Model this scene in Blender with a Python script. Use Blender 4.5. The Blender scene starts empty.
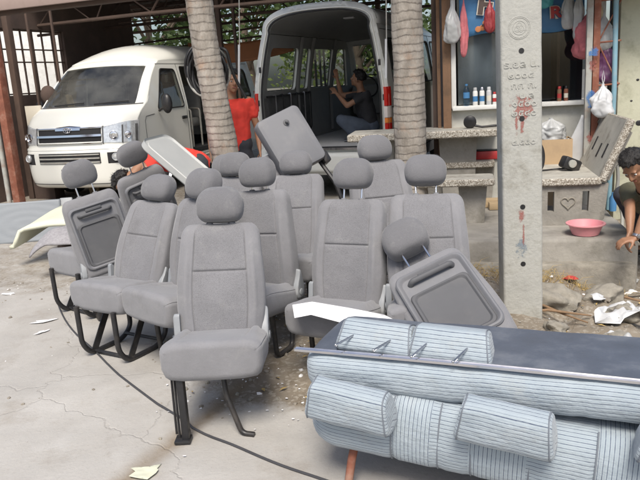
import bpy, bmesh, math, random
from mathutils import Vector, Matrix, Euler, noise
from mathutils.geometry import delaunay_2d_cdt
random.seed(7)
S = bpy.context.scene
C = S.collection
PI = math.pi
R = math.radians
V = Vector

# ------------------------------------------------------------------ camera
PITCH, ROLL, FPX, EYE = R(13.25), R(3.5), 686.0, 1.6
cd = bpy.data.cameras.new('camera'); cam = bpy.data.objects.new('camera', cd); C.objects.link(cam)
cd.sensor_width = 36; cd.lens = FPX / 640 * 36; cd.clip_start = .05; cd.clip_end = 500
cam.matrix_world = Matrix.Translation((0, 0, EYE)) @ Matrix.Rotation(PI/2 - PITCH, 4, 'X') @ Matrix.Rotation(-ROLL, 4, 'Z')
S.camera = cam

def ray(x, y):
    a, b = x - 320, 240 - y
    c, s = math.cos(ROLL), math.sin(ROLL)
    X, Y = (a*c + b*s)/FPX, (-a*s + b*c)/FPX
    return V((X, math.cos(PITCH) + Y*math.sin(PITCH), -math.sin(PITCH) + Y*math.cos(PITCH)))
def PY(x, y, Y): d = ray(x, y); return d*(Y/d.y) + V((0, 0, EYE))
def PZ(x, y, z): d = ray(x, y); return d*((z - EYE)/d.z) + V((0, 0, EYE))

# ------------------------------------------------------------------ materials
def nt(name):
    m = bpy.data.materials.new(name); m.use_nodes = True
    t = m.node_tree; b = t.nodes['Principled BSDF']
    return m, t, b
def N(t, typ, **k):
    n = t.nodes.new(typ)
    for a, v in k.items():
        if hasattr(n, a): setattr(n, a, v)
        else: n.inputs[a.replace('_', ' ')].default_value = v
    return n
def mathn(t, op, a, b=None, clamp=False):
    n = t.nodes.new('ShaderNodeMath'); n.operation = op; n.use_clamp = clamp
    for i, v in ((0, a), (1, b)):
        if v is None: continue
        if hasattr(v, 'links'): t.links.new(v, n.inputs[i])
        else: n.inputs[i].default_value = v
    return n.outputs[0]
def mixc(t, fac, a, b, mode='MIX'):
    n = t.nodes.new('ShaderNodeMix'); n.data_type = 'RGBA'; n.blend_type = mode
    for i, v in ((0, fac), (6, a), (7, b)):
        if hasattr(v, 'links'): t.links.new(v, n.inputs[i])
        elif i == 0: n.inputs[0].default_value = v
        else: n.inputs[i].default_value = tuple(v) + (1,) if len(v) == 3 else v
    return n.outputs[2]
def noi(t, co, scale, detail=5, rough=.6, sx=None):
    n = t.nodes.new('ShaderNodeTexNoise'); n.inputs['Scale'].default_value = scale
    n.inputs['Detail'].default_value = detail; n.inputs['Roughness'].default_value = rough
    if sx:
        mp = t.nodes.new('ShaderNodeMapping'); mp.inputs['Scale'].default_value = sx
        t.links.new(co, mp.inputs[0]); co = mp.outputs[0]
    t.links.new(co, n.inputs['Vector'])
    return n.outputs['Fac']
def ramp(t, fac, lo, hi):
    n = t.nodes.new('ShaderNodeMapRange'); n.inputs[1].default_value = lo; n.inputs[2].default_value = hi
    t.links.new(fac, n.inputs[0]); return n.outputs[0]
def bump(t, b, h, strength=.3, dist=.01):
    n = t.nodes.new('ShaderNodeBump'); n.inputs['Strength'].default_value = strength; n.inputs['Distance'].default_value = dist
    t.links.new(h, n.inputs['Height']); t.links.new(n.outputs[0], b.inputs['Normal'])
def coord(t, world=False):
    if world: return t.nodes.new('ShaderNodeNewGeometry').outputs['Position']
    return t.nodes.new('ShaderNodeTexCoord').outputs['Object']
def mat(name, col, rough=.6, var=.12, scale=6, metal=0, bs=.0, bsc=80, dirt=None, dsc=3, damt=.5, spec=.5, world=False, sx=None, coat=0):
    m, t, b = nt(name); co = coord(t, world)
    f = ramp(t, noi(t, co, scale, 6, .6, sx), .3, .7)
    c = mixc(t, f, [x*(1-var) for x in col], [min(1, x*(1+var)) for x in col])
    if dirt:
        d = ramp(t, noi(t, co, dsc, 8, .68), .5, .68)
        c = mixc(t, mathn(t, 'MULTIPLY', d, damt), c, dirt)
    t.links.new(c, b.inputs['Base Color'])
    rr = mathn(t, 'ADD', mathn(t, 'MULTIPLY', f, .15), rough - .07); t.links.new(rr, b.inputs['Roughness'])
    if var == 0: t.links.remove(b.inputs['Roughness'].links[0]); b.inputs['Roughness'].default_value = rough
    b.inputs['Metallic'].default_value = metal; b.inputs['Specular IOR Level'].default_value = spec
    b.inputs['Coat Weight'].default_value = coat
    if bs: bump(t, b, noi(t, co, bsc, 6, .65), bs, .01)
    return m
def glassm(name, tint, gl=.06, ior=1.5, dust_sheen=0):
    m, t, b = nt(name); t.nodes.remove(b)
    tr = N(t, 'ShaderNodeBsdfTransparent'); tr.inputs[0].default_value = (*tint, 1)
    g = N(t, 'ShaderNodeBsdfGlossy'); g.inputs['Roughness'].default_value = gl
    fr = N(t, 'ShaderNodeFresnel'); ge = t.nodes.new('ShaderNodeNewGeometry'); t.links.new(mathn(t, 'ADD', mathn(t, 'MULTIPLY', ge.outputs['Backfacing'], 1/ior-ior), ior), fr.inputs[0])
    mx = N(t, 'ShaderNodeMixShader'); t.links.new(fr.outputs[0], mx.inputs[0]); t.links.new(tr.outputs[0], mx.inputs[1]); t.links.new(g.outputs[0], mx.inputs[2])
    if dust_sheen:     # grey film lightens the pane in place of reflected bright sky
        df = N(t, 'ShaderNodeBsdfDiffuse'); df.inputs[0].default_value = (.34, .34, .31, 1); m2 = N(t, 'ShaderNodeMixShader')
        t.links.new(mathn(t, 'MULTIPLY', ramp(t, noi(t, coord(t), 2.5, 6), .25, .75), dust_sheen*1.6), m2.inputs[0]); t.links.new(mx.outputs[0], m2.inputs[1]); t.links.new(df.outputs[0], m2.inputs[2]); mx = m2
    t.links.new(mx.outputs[0], t.nodes['Material Output'].inputs[0]); return m

def fabric(name, col, cell=260, var=.07, contrast=.75):
    m, t, b = nt(name); co = coord(t)
    oi = t.nodes.new('ShaderNodeObjectInfo'); va = N(t, 'ShaderNodeVectorMath'); va.operation = 'ADD'; cb = t.nodes.new('ShaderNodeCombineXYZ')
    rn = mathn(t, 'MULTIPLY', oi.outputs['Random'], 37.0); t.links.new(rn, cb.inputs[0]); t.links.new(rn, cb.inputs[2]); t.links.new(co, va.inputs[0]); t.links.new(cb.outputs[0], va.inputs[1]); co = va.outputs[0]
    v = N(t, 'ShaderNodeTexVoronoi'); v.inputs['Scale'].default_value = cell; t.links.new(co, v.inputs['Vector'])
    d = ramp(t, v.outputs['Distance'], .15, .75)
    big = ramp(t, noi(t, co, 5, 5), .3, .7)
    c = mixc(t, big, [x*(1-var) for x in col], [x*(1+var) for x in col])
    c = mixc(t, d, c, mixc(t, 1.0, c, (contrast,)*3, 'MULTIPLY'))
    stain = ramp(t, noi(t, co, 3.1, 7, .7), .60, .72)
    c = mixc(t, mathn(t, 'MULTIPLY', stain, .30), c, mixc(t, 1.0, c, (.55, .52, .48), 'MULTIPLY'))
    dust_sheen = ramp(t, noi(t, co, 9, 9, .72), .56, .8)
    c = mixc(t, mathn(t, 'MULTIPLY', dust_sheen, .30), c, (.40, .40, .37))
    t.links.new(c, b.inputs['Base Color']); b.inputs['Roughness'].default_value = .9
    b.inputs['Sheen Weight'].default_value = .25; b.inputs['Specular IOR Level'].default_value = .25
    mixh = mathn(t, 'ADD', mathn(t, 'MULTIPLY', v.outputs['Distance'], -.4), mathn(t, 'MULTIPLY', noi(t, co, 14, 4), 2.2))
    bump(t, b, mixh, .35, .006)
    return m
def stripes(name, axis):
    m, t, b = nt(name); uv = t.nodes.new('ShaderNodeUVMap').outputs[0]
    co = coord(t)
    sp = t.nodes.new('ShaderNodeSeparateXYZ'); t.links.new(uv, sp.inputs[0])
    q = sp.outputs[axis]
    wob = mathn(t, 'MULTIPLY', mathn(t, 'SUBTRACT', noi(t, co, 9, 3), .5), .0022)
    ph = mathn(t, 'FRACT', mathn(t, 'MULTIPLY', mathn(t, 'ADD', q, wob), 1/.0150))
    d = mathn(t, 'ABSOLUTE', mathn(t, 'SUBTRACT', ph, .5))
    ln = ramp(t, d, .11, .05)
    fade = ramp(t, noi(t, co, 60, 4), .25, .6)
    ln = mathn(t, 'MULTIPLY', ln, mathn(t, 'ADD', mathn(t, 'MULTIPLY', fade, .45), .45))
    big = ramp(t, noi(t, co, 6, 6, .65), .3, .7)
    base = mixc(t, big, (.295, .347, .385), (.37, .42, .452))
    edge = ramp(t, d, .32, .40)
    base = mixc(t, mathn(t, 'MULTIPLY', edge, .3), base, (.25, .30, .36))
    stain = ramp(t, noi(t, co, 7, 9, .7), .55, .75)
    base = mixc(t, mathn(t, 'MULTIPLY', stain, .35), base, (.34, .335, .30))
    c = mixc(t, ln, base, (.035, .05, .10))
    t.links.new(c, b.inputs['Base Color']); b.inputs['Roughness'].default_value = .92; b.inputs['Specular IOR Level'].default_value = .2
    b.inputs['Sheen Weight'].default_value = .2
    h = mathn(t, 'ADD', mathn(t, 'MULTIPLY', d, .25), mathn(t, 'ADD', mathn(t, 'MULTIPLY', noi(t, co, 22, 5), 1.2), mathn(t, 'MULTIPLY', noi(t, co, 7, 5, .6, (.6, 1, 1.6)), 3.5)))
    bump(t, b, h, .5, .009)
    return m

M = {}
M['fab'] = fabric('woven grey seat fabric', (.208, .208, .219), 230, .10, .76)
M['bol'] = fabric('smooth grey seat fabric', (.213, .213, .224), 420, .09, .88)
M['headf'] = fabric('grey headrest fabric', (.163, .163, .172), 330, .08, .82)
M['cush'] = fabric('grey seat cushion vinyl', (.225, .226, .238), 500, .09, .9)
M['plast'] = mat('grey trim plastic', (.165, .168, .18), .6, .06, 8, bs=.06, bsc=300, dirt=(.26, .25, .24), dsc=6, damt=.25, spec=.35)
M['plast2'] = mat('mid grey moulded plastic', (.098, .10, .107), .6, .06, 8, bs=.06, bsc=300, dirt=(.16, .155, .15), dsc=6, damt=.2, spec=.3)
M['lplast'] = mat('pale grey cover plastic', (.27, .285, .30), .5, .06, 7, dirt=(.30, .29, .27), dsc=9, damt=.3)
M['shell'] = mat('pale grey back shell plastic', (.40, .41, .40), .5, .05, 5, dirt=(.42, .41, .38), dsc=5, damt=.3)
M['black'] = mat('black painted steel', (.018, .018, .02), .42, .3, 12, dirt=(.12, .10, .08), dsc=9, damt=.3)
M['rubber'] = mat('black rubber', (.015, .015, .016), .5, .2, 9)
M['chrome'] = mat('chrome', (.72, .72, .74), .16, .05, 9, metal=1)
M['steel'] = mat('dull steel', (.50, .50, .52), .35, .12, 14, metal=1)
M['strH'] = stripes('striped bench fabric along', 1)
M['strV'] = stripes('striped bench fabric across', 0)
M['vinyl'] = mat('dark blue grey vinyl', (.085, .10, .13), .5, .2, 5, bs=.12, bsc=90, dirt=(.22, .23, .24), dsc=5, damt=.35)
M['piping'] = mat('grey piping', (.16, .18, .21), .7)
M['conc'] = mat('weathered concrete', (.28, .265, .235), .92, .22, 4, bs=.5, bsc=40, dirt=(.13, .12, .095), dsc=3.2, damt=.75)
M['terr'] = mat('terrazzo top', (.40, .385, .34), .8, .15, 5, bs=.25, bsc=120, dirt=(.16, .145, .115), dsc=6, damt=.7)
def terrazzo():
    m, t, b = nt('pebbled terrazzo edge'); co = coord(t)
    v = N(t, 'ShaderNodeTexVoronoi'); v.inputs['Scale'].default_value = 120; t.links.new(co, v.inputs['Vector'])
    g = N(t, 'ShaderNodeRGBToBW'); t.links.new(v.outputs['Color'], g.inputs[0])
    f = ramp(t, g.outputs[0], .3, .75)
    c = mixc(t, f, (.20, .17, .13), (.55, .52, .455))
    c = mixc(t, mathn(t, 'MULTIPLY', ramp(t, noi(t, co, 7, 8), .5, .7), .5), c, (.14, .125, .10))
    t.links.new(c, b.inputs['Base Color']); b.inputs['Roughness'].default_value = .8
    bump(t, b, v.outputs['Distance'], .4, .01); return m
M['terr_edge'] = terrazzo()
M['polec'] = mat('pale cast concrete', (.40, .40, .37), .9, .16, 5, bs=.5, bsc=45, dirt=(.21, .20, .165), dsc=5, damt=.75)
M['wallp'] = mat('stained plaster wall', (.50, .50, .46), .9, .08, 3, bs=.2, bsc=30, dirt=(.27, .26, .22), dsc=3, damt=.6)
M['colp'] = mat('mossy pale column render', (.52, .52, .40), .9, .12, 4, bs=.25, bsc=30, dirt=(.20, .20, .13), dsc=4, damt=.6)
M['white'] = mat('white painted frame', (.74, .74, .71), .5, .06, 9, dirt=(.45, .43, .38), dsc=8, damt=.4)
M['wood'] = mat('weathered timber', (.22, .125, .07), .75, .3, 5, bs=.3, bsc=60, sx=(1, 1, .12), dirt=(.10, .065, .04), dsc=5, damt=.6)
M['wood2'] = mat('pale timber', (.44, .33, .20), .75, .25, 6, bs=.3, bsc=60, sx=(.15, 1, 1))
M['rust'] = mat('rusty red painted steel', (.24, .085, .05), .75, .3, 9, bs=.3, bsc=60, dirt=(.30, .22, .17), dsc=9, damt=.6)
M['galv'] = mat('grey painted steel', (.36, .36, .33), .6, .15, 7, dirt=(.25, .13, .08), dsc=8, damt=.5)
M['bluep'] = mat('pale blue pipe paint', (.20, .36, .44), .55, .12, 6, dirt=(.36, .36, .33), dsc=9, damt=.4)
M['winglass'] = glassm('shop window glass', (.74, .78, .82), .03)
M['vanglass'] = glassm('tinted van glass', (.42, .43, .41), .05, 1.75, .17)
M['petglass'] = glassm('clear bottle plastic', (.72, .85, .95), .05)
M['clearglass'] = glassm('van window glass', (.62, .66, .64), .03)
M['dark'] = mat('dark interior', (.02, .02, .022), .8, .3, 4)
M['shopin'] = mat('dim shop interior', (.17, .18, .20), .9, .15, 2)
M['vanwhite'] = mat('white van paint', (.80, .80, .74), .3, .0, 3, coat=.5)
M['vansilver'] = mat('pale silver van paint', (.60, .61, .58), .32, .0, 3, coat=.5)
M['vandark'] = mat('dark green black car paint', (.025, .03, .03), .2, .1, 3, coat=.6)
M['trim'] = mat('van interior trim', (.26, .26, .25), .85, .08, 5)
M['vanfloor'] = mat('pale van floor', (.60, .61, .62), .5, .08, 5, dirt=(.35, .34, .32), dsc=5, damt=.4)
M['lens'] = mat('clear headlamp lens', (.66, .68, .69), .12, .22, 28, metal=.45)
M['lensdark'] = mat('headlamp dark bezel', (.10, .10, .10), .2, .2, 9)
M['redlens'] = mat('red tail lamp lens', (.55, .02, .015), .15, .1, 12, coat=.5)
M['clearlens'] = mat('pale tail lamp lens', (.75, .68, .64), .15, .05, 12, coat=.5)
M['amber'] = mat('orange tail lamp lens', (.80, .24, .05), .15, .05, 12, coat=.5)
M['skin'] = mat('brown skin', (.30, .155, .09), .55, .08, 20)
M['hair'] = mat('black hair', (.012, .010, .009), .5, .4, 60, bs=.6, bsc=150)
M['red'] = mat('red shirt cotton', (.62, .045, .03), .9, .12, 9, bs=.35, bsc=16)
M['olive'] = mat('dark olive shirt cotton', (.10, .095, .06), .9, .12, 9, bs=.35, bsc=16)
M['darkcl'] = mat('charcoal shirt cotton', (.03, .03, .033), .9, .12, 9, bs=.3, bsc=16)
M['jeans'] = mat('blue denim', (.085, .105, .14), .9, .15, 14, bs=.3, bsc=20)
M['pants'] = mat('dark trousers', (.035, .037, .045), .9, .15, 9, bs=.3, bsc=16)
M['pink'] = mat('pink plastic', (.72, .30, .33), .4, .04, 8, dirt=(.5, .3, .28), dsc=9, damt=.25)
M['card'] = mat('brown cardboard', (.42, .30, .18), .85, .08, 5, dirt=(.28, .20, .13), dsc=6, damt=.4)
M['bagw'] = mat('white plastic film', (.54, .55, .56), .35, .08, 8, spec=.6)
M['bagg'] = mat('grey plastic film', (.42, .43, .43), .35, .12, 8, spec=.6)
M['bagr'] = mat('red plastic film', (.33, .05, .055), .4, .15, 8)
M['bagt'] = mat('teal plastic film', (.07, .34, .38), .4, .15, 8)
M['bagpur'] = mat('purple plastic film', (.14, .05, .13), .4, .15, 8)
M['bagpink'] = mat('pink netting', (.58, .17, .19), .7, .2, 12, bs=.5, bsc=70)
M['bagbei'] = mat('beige cloth', (.55, .47, .32), .8, .1, 9)
M['tarp'] = mat('grey tarpaulin', (.26, .28, .28), .6, .12, 3, dirt=(.16, .16, .15), dsc=3, damt=.5)
M['orange'] = mat('orange brown tarpaulin', (.38, .15, .06), .7, .15, 2)
M['blue'] = mat('bright blue banner vinyl', (.07, .22, .44), .5, .12, 6, dirt=(.10, .30, .50), dsc=5, damt=.6)
M['let1'] = mat('dark brown print', (.10, .07, .06), .5)
M['let2'] = mat('orange print', (.62, .24, .09), .5)
M['let3'] = mat('red print', (.50, .05, .05), .5)
M['let4'] = mat('cream print', (.72, .68, .58), .5)
M['paper'] = mat('white paper', (.78, .78, .79), .8, .04, 5)
M['leafy'] = mat('dry yellow leaf', (.48, .34, .12), .8, .25, 30)
M['foam'] = mat('pale cream foam board', (.62, .63, .50), .75, .06, 3, dirt=(.58, .56, .40), dsc=4, damt=.4)
M['felt'] = mat('grey wool carpet', (.33, .32, .335), .98, .2, 40, bs=.9, bsc=130)
M['panelb'] = mat('blue grey panel', (.215, .235, .255), .55, .08, 3, bs=.15, bsc=8, sx=(.5, 3, 3))
M['stone'] = mat('grey brown stone', (.24, .215, .18), .95, .3, 14, bs=.5, bsc=60)
M['rubc'] = mat('broken concrete', (.27, .25, .21), .95, .25, 9, bs=.6, bsc=40, dirt=(.12, .11, .085), dsc=7, damt=.6)
M['cable'] = mat('black cable sheath', (.05, .05, .055), .6)
M['twig'] = mat('dry twig', (.22, .14, .08), .85, .2, 20)
M['redplast'] = mat('red plastic', (.45, .04, .04), .45)
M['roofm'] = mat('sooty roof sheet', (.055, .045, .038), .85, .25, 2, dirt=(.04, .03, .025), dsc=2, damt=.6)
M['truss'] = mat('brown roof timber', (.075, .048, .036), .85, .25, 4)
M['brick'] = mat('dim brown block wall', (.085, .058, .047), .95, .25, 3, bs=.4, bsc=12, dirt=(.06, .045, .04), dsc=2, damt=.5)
M['fascia'] = mat('dusty pink fascia', (.33, .25, .22), .85, .1, 3, dirt=(.20, .15, .13), dsc=3, damt=.5)
M['board'] = mat('pale cream board', (.52, .48, .40), .85, .06, 3)
M['bark'] = None
def bark():
    m, t, b = nt('palm bark'); co = coord(t)
    f = ramp(t, noi(t, co, 9, 8, .7, (1, 1, .35)), .3, .7)
    c = mixc(t, f, (.20, .175, .145), (.45, .41, .36))
    z = t.nodes.new('ShaderNodeSeparateXYZ'); t.links.new(co, z.inputs[0])
    wz = mathn(t, 'ADD', z.outputs[2], mathn(t, 'ADD', mathn(t, 'MULTIPLY', noi(t, co, 4, 5), .10), mathn(t, 'MULTIPLY', noi(t, co, 1.2, 2), .13)))
    ring = mathn(t, 'FRACT', mathn(t, 'MULTIPLY', wz, 1/.068))
    rl = ramp(t, ring, .22, .02)
    c = mixc(t, mathn(t, 'MULTIPLY', mathn(t, 'MULTIPLY', rl, ramp(t, noi(t, co, 6, 5), .3, .65)), .55), c, (.13, .10, .075))
    rust = ramp(t, noi(t, co, 3.2, 7, .7), .56, .72)
    c = mixc(t, mathn(t, 'MULTIPLY', rust, .5), c, (.34, .17, .08))
    t.links.new(c, b.inputs['Base Color']); b.inputs['Roughness'].default_value = .95
    h = mathn(t, 'ADD', mathn(t, 'MULTIPLY', rl, -.35), noi(t, co, 30, 8, .7, (1, 1, .3)))
    bump(t, b, h, .7, .02); return m
M['bark'] = bark()
def leafmat(name, c0, c1):
    m, t, b = nt(name); co = coord(t)
    f = ramp(t, noi(t, co, 2.2, 4), .35, .65)
    c = mixc(t, f, c0, c1); t.links.new(c, b.inputs['Base Color']); b.inputs['Roughness'].default_value = .6
    tl = N(t, 'ShaderNodeBsdfTranslucent'); t.links.new(c, tl.inputs[0])
    mx = N(t, 'ShaderNodeMixShader'); mx.inputs[0].default_value = .35
    t.links.new(b.outputs[0], mx.inputs[1]); t.links.new(tl.outputs[0], mx.inputs[2]); t.links.new(mx.outputs[0], t.nodes['Material Output'].inputs[0])
    return m
M['leaf'] = leafmat('tree leaves', (.028, .055, .014), (.075, .115, .028))
M['leaf_lit'] = leafmat('leaves lightened as backlit', (.14, .20, .05), (.30, .36, .12))  # backlight put into the colour, paler than real leaves
M['trunk'] = mat('tree bark', (.13, .10, .075), .95, .3, 6, bs=.6, bsc=20)

# ------------------------------------------------------------------ mesh builder
class MB:
    def __init__(s): s.v = []; s.f = []; s.m = []; s.uv = {}
    def add(s, vs, fs, mi=0, T=None, uv=None):
        o = len(s.v)
        for i, p in enumerate(vs):
            p = V(p); s.v.append(T @ p if T else p)
            if uv: s.uv[o+i] = uv[i]
        for k, f in enumerate(fs):
            s.f.append([o+i for i in f]); s.m.append(mi[k] if isinstance(mi, (list, tuple)) else mi)
        return s
    def box(s, c, d, mi=0, rot=None, bev=0, seg=2):
        T = Matrix.Translation(V(c)) @ (rot.to_matrix().to_4x4() if isinstance(rot, Euler) else (rot if rot else Matrix()))
        bm = bmesh.new(); bmesh.ops.create_cube(bm, size=1)
        bmesh.ops.scale(bm, vec=V(d), verts=bm.verts)
        if bev: bmesh.ops.bevel(bm, geom=list(bm.edges), offset=bev, segments=seg, affect='EDGES', profile=.5)
        s.bm(bm, mi, T); return s
    def bm(s, bm, mi=0, T=None):
        bm.verts.ensure_lookup_table(); bm.verts.index_update()
        s.add([v.co.copy() for v in bm.verts], [[v.index for v in f.verts] for f in bm.faces], mi, T); bm.free()
    def loft(s, rings, mi=0, caps=True, T=None, closed=True, uv=None, mif=None):
        n = len(rings[0]); vs = [p for r in rings for p in r]; fs = []; ms = []
        for i in range(len(rings)-1):
            for j in range(n if closed else n-1):
                k = (j+1) % n
                fs.append([i*n+j, i*n+k, (i+1)*n+k, (i+1)*n+j]); ms.append(mif(i, j) if mif else mi)
        if caps:
            fs.append(list(range(n))[::-1]); fs.append([(len(rings)-1)*n+j for j in range(n)]); ms += [mi if not mif else mif(0, 0)]*2
        return s.add(vs, fs, ms, T, uv)
    def tube(s, pts, r, n=8, mi=0, T=None, closed=False, caps=True, flat=1):
        pts = [V(p) for p in pts]; rings = []
        L = len(pts); up = None
        for i, p in enumerate(pts):
            a = pts[i-1] if (i > 0 or closed) else p
            b = pts[(i+1) % L] if (i < L-1 or closed) else p
            d = (b - a).normalized()
            if up is None: up = d.orthogonal().normalized()
            else:
                up = (up - d*up.dot(d)); up = up.normalized() if up.length > 1e-6 else d.orthogonal().normalized()
            q = d.cross(up); rr = r[i] if isinstance(r, (list, tuple)) else r
            rings.append([p + up*(math.cos(2*PI*j/n)*rr) + q*(math.sin(2*PI*j/n)*rr*flat) for j in range(n)])
        if closed: rings.append(rings[0])
        return s.loft(rings, mi, caps and not closed, T)
    def lathe(s, prof, n=20, mi=0, T=None, caps=True):
        return s.loft([[V((r*math.cos(2*PI*j/n), r*math.sin(2*PI*j/n), z)) for j in range(n)] for r, z in prof], mi, caps, T)
    def ext(s, pts, z0, z1, mi=0, T=None):
        return s.loft([[V((x, y, z0)) for x, y in pts], [V((x, y, z1)) for x, y in pts]], mi, True, T)
    def sheet(s, fn, us, vs, mi=0, T=None, mif=None, skip=None, uv=None):
        P = [fn(u, v) for v in vs for u in us]; n = len(us); fs = []; ms = []
        for j in range(len(vs)-1):
            for i in range(n-1):
                uc, vc = (us[i]+us[i+1])/2, (vs[j]+vs[j+1])/2
                if skip and skip(uc, vc): continue
                fs.append([j*n+i, j*n+i+1, (j+1)*n+i+1, (j+1)*n+i]); ms.append(mif(uc, vc) if mif else mi)
        return s.add(P, fs, ms, T, uv)
    def ball(s, c, r, n=12, mi=0, rot=None):
        r = V((r, r, r)) if not hasattr(r, '__len__') else V(r)
        bm = bmesh.new(); bmesh.ops.create_uvsphere(bm, u_segments=n, v_segments=max(6, n*2//3), radius=1)
        T = Matrix.Translation(V(c)) @ (rot.to_matrix().to_4x4() if rot else Matrix()) @ Matrix.Diagonal((*r, 1))
        s.bm(bm, mi, T); return s
    def cap(s, a, b, ra, rb, n=14, mi=0):
        a, b = V(a), V(b); d = (b-a); L = d.length; d = d/L if L > 1e-6 else V((0, 0, 1))
        pts = []; rs = []
        for k in range(5, 0, -1): t = k/5*PI/2*.97; pts.append(a - d*ra*math.sin(t)); rs.append(ra*math.cos(t))
        for k in range(5): t = k/4; pts.append(a+d*L*t); rs.append(ra+(rb-ra)*t)
        for k in range(1, 6): t = k/5*PI/2*.97; pts.append(b + d*rb*math.sin(t)); rs.append(rb*math.cos(t))
        return s.tube(pts, rs, n, mi)
    def mesh(s, name, mats, sharp=38, norm=True):
        me = bpy.data.meshes.new(name); me.from_pydata([tuple(v) for v in s.v], [], s.f)
        for m in (mats if isinstance(mats, (list, tuple)) else [mats]): me.materials.append(M[m] if isinstance(m, str) else m)
        me.polygons.foreach_set('material_index', s.m)
        if s.uv:
            u = me.uv_layers.new(name='uv')
            for l in me.loops: u.data[l.index].uv = s.uv.get(l.vertex_index, (0, 0))
        if norm:
            bm = bmesh.new(); bm.from_mesh(me); bmesh.ops.recalc_face_normals(bm, faces=bm.faces); bm.to_mesh(me); bm.free()
        me.polygons.foreach_set('use_smooth', [True]*len(me.polygons))
        if sharp: me.set_sharp_from_angle(angle=R(sharp))
        me.update(); return me
    def build(s, name, mats, parent=None, loc=(0, 0, 0), rot=(0, 0, 0), sharp=38, norm=True):
        return link(name, s.mesh(name, mats, sharp, norm), parent, loc, rot)
def link(name, me, parent=None, loc=(0, 0, 0), rot=(0, 0, 0)):
    o = bpy.data.objects.new(name, me); C.objects.link(o); o.location = loc; o.rotation_euler = rot
    if parent: o.parent = parent
    return o
def tag(o, label, cat, group=None):
    o['label'] = label; o['category'] = cat
    if group: o['group'] = group
    return o
def thing(name, label, cat, loc=(0, 0, 0), rz=0, group=None, rot=None):
    o = link(name, None, None, loc, rot or (0, 0, rz)); return tag(o, label, cat, group)
def struct(o): o['kind'] = 'structure'; return o
def stuff(o, label, cat): o['kind'] = 'stuff'; return tag(o, label, cat)
def rrect(w, h, r, n=6):
    out = []
    for cx, cy, a0 in ((w/2-r, h/2-r, 0), (-w/2+r, h/2-r, 90), (-w/2+r, -h/2+r, 180), (w/2-r, -h/2+r, 270)):
        for k in range(n+1):
            a = R(a0+90*k/n); out.append((cx+r*math.cos(a), cy+r*math.sin(a)))
    return out
def fillet(pts, r, n=5):
    out = [V(pts[0])]
    for i in range(1, len(pts)-1):
        p, a, b = V(pts[i]), V(pts[i-1]), V(pts[i+1])
        da, db = (a-p), (b-p); q = min(r, da.length*.45, db.length*.45)
        A, B = p+da.normalized()*q, p+db.normalized()*q
        for k in range(n+1):
            t = k/n; out.append(A*(1-t)**2 + p*2*t*(1-t) + B*t*t)
    out.append(V(pts[-1])); return out
def lin(a, b, n): return [a+(b-a)*i/(n-1) for i in range(n)]
def smst(x): x = max(0, min(1, x)); return x*x*(3-2*x)
# ------------------------------------------------------------------ van seats
_c = {}
def cached(key, fn):
    if key not in _c: _c[key] = fn()
    return _c[key]
UL = [-1, -.93, -.86, -.79, -.73, -.69, -.665, -.65, -.64, -.63, -.615, -.59, -.54, -.45, -.33, -.2, -.07]
UL = UL + [0.07] + [-u for u in UL[-2::-1]] if False else UL + [-u for u in UL[::-1]]
def ring_uv():
    r = [(u, -1) for u in UL]
    r += [(1, v) for v in (-.75, -.45, -.15, .15, .45, .75)]
    r += [(u, 1) for u in (1, .9, .75, .55, .3, 0, -.3, -.55, -.75, -.9, -1)]
    r += [(-1, v) for v in (.75, .45, .15, -.15, -.45, -.75)]
    return r
RUV = ring_uv()
def back_mesh(L, wb, wt):
    mb = MB(); ts = [0, .004, .012, .025, .045, .075, .11, .15, .19]
    seam = L*.57
    ts += lin(.23, seam-.03, 6) + [seam-.016, seam-.010, seam-.006, seam-.003, seam, seam+.003, seam+.006, seam+.010, seam+.016] + lin(seam+.035, L-.11, 5)
    ts += [L-.085, L-.06, L-.042, L-.028, L-.017, L-.009, L-.003, L]
    rings = []
    for t in ts:
        q = t/L
        w = (wb*(.93+.07*smst(q/.3)) if q < .35 else wb + (wt-wb)*smst((q-.35)/.65))/2
        th = .125 - .03*q
        top, bot = .075, .03
        s = 1.0
        if t > L-top: s = math.sqrt(max(0, 1-((t-L+top)/top)**2))
        w -= .05*(1-s); h = th/2*(.35+.65*s)
        if t < bot:
            s = math.sqrt(max(0, 1-((bot-t)/bot)**2)); w -= .02*(1-s); h *= .6+.4*s
        e = 5.0; ring = []
        for (u, v) in RUV:
            k = (abs(u)**e+abs(v)**e)**(-1/e)
            x, y = u*k*w, v*k*h
            if v < 0 and abs(v) == 1:
                a = abs(u); d = 0
                inside = smst((.66-a)/.05)
                d += .007*math.exp(-((a-.64)/.016)**2)*smst((L-.02-t)/.05)
                d += inside*(.001 + .008*(1-(a/.66)**2))
                d += inside*.010*math.exp(-((t-seam)/.0055)**2)
                d -= .014*smst((a-.68)/.15)*smst((1-a)/.12)*math.sin(PI*min(1, q*1.15))
                y += d
            y -= .028*math.sin(PI*q)*(1 if v < 0 else .25)   # lumbar bow
            ring.append(V((x, y, t)))
        rings.append(ring)
    nf = len(UL)
    def mif(i, j):
        if j < nf-1:
            a = abs((UL[j]+UL[j+1])/2)
            return 0 if a < .64 else 1
        return 1
    mb.loft(rings, mif=mif); return mb.mesh('seat_backrest', ['fab', 'bol'], 50)
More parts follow.
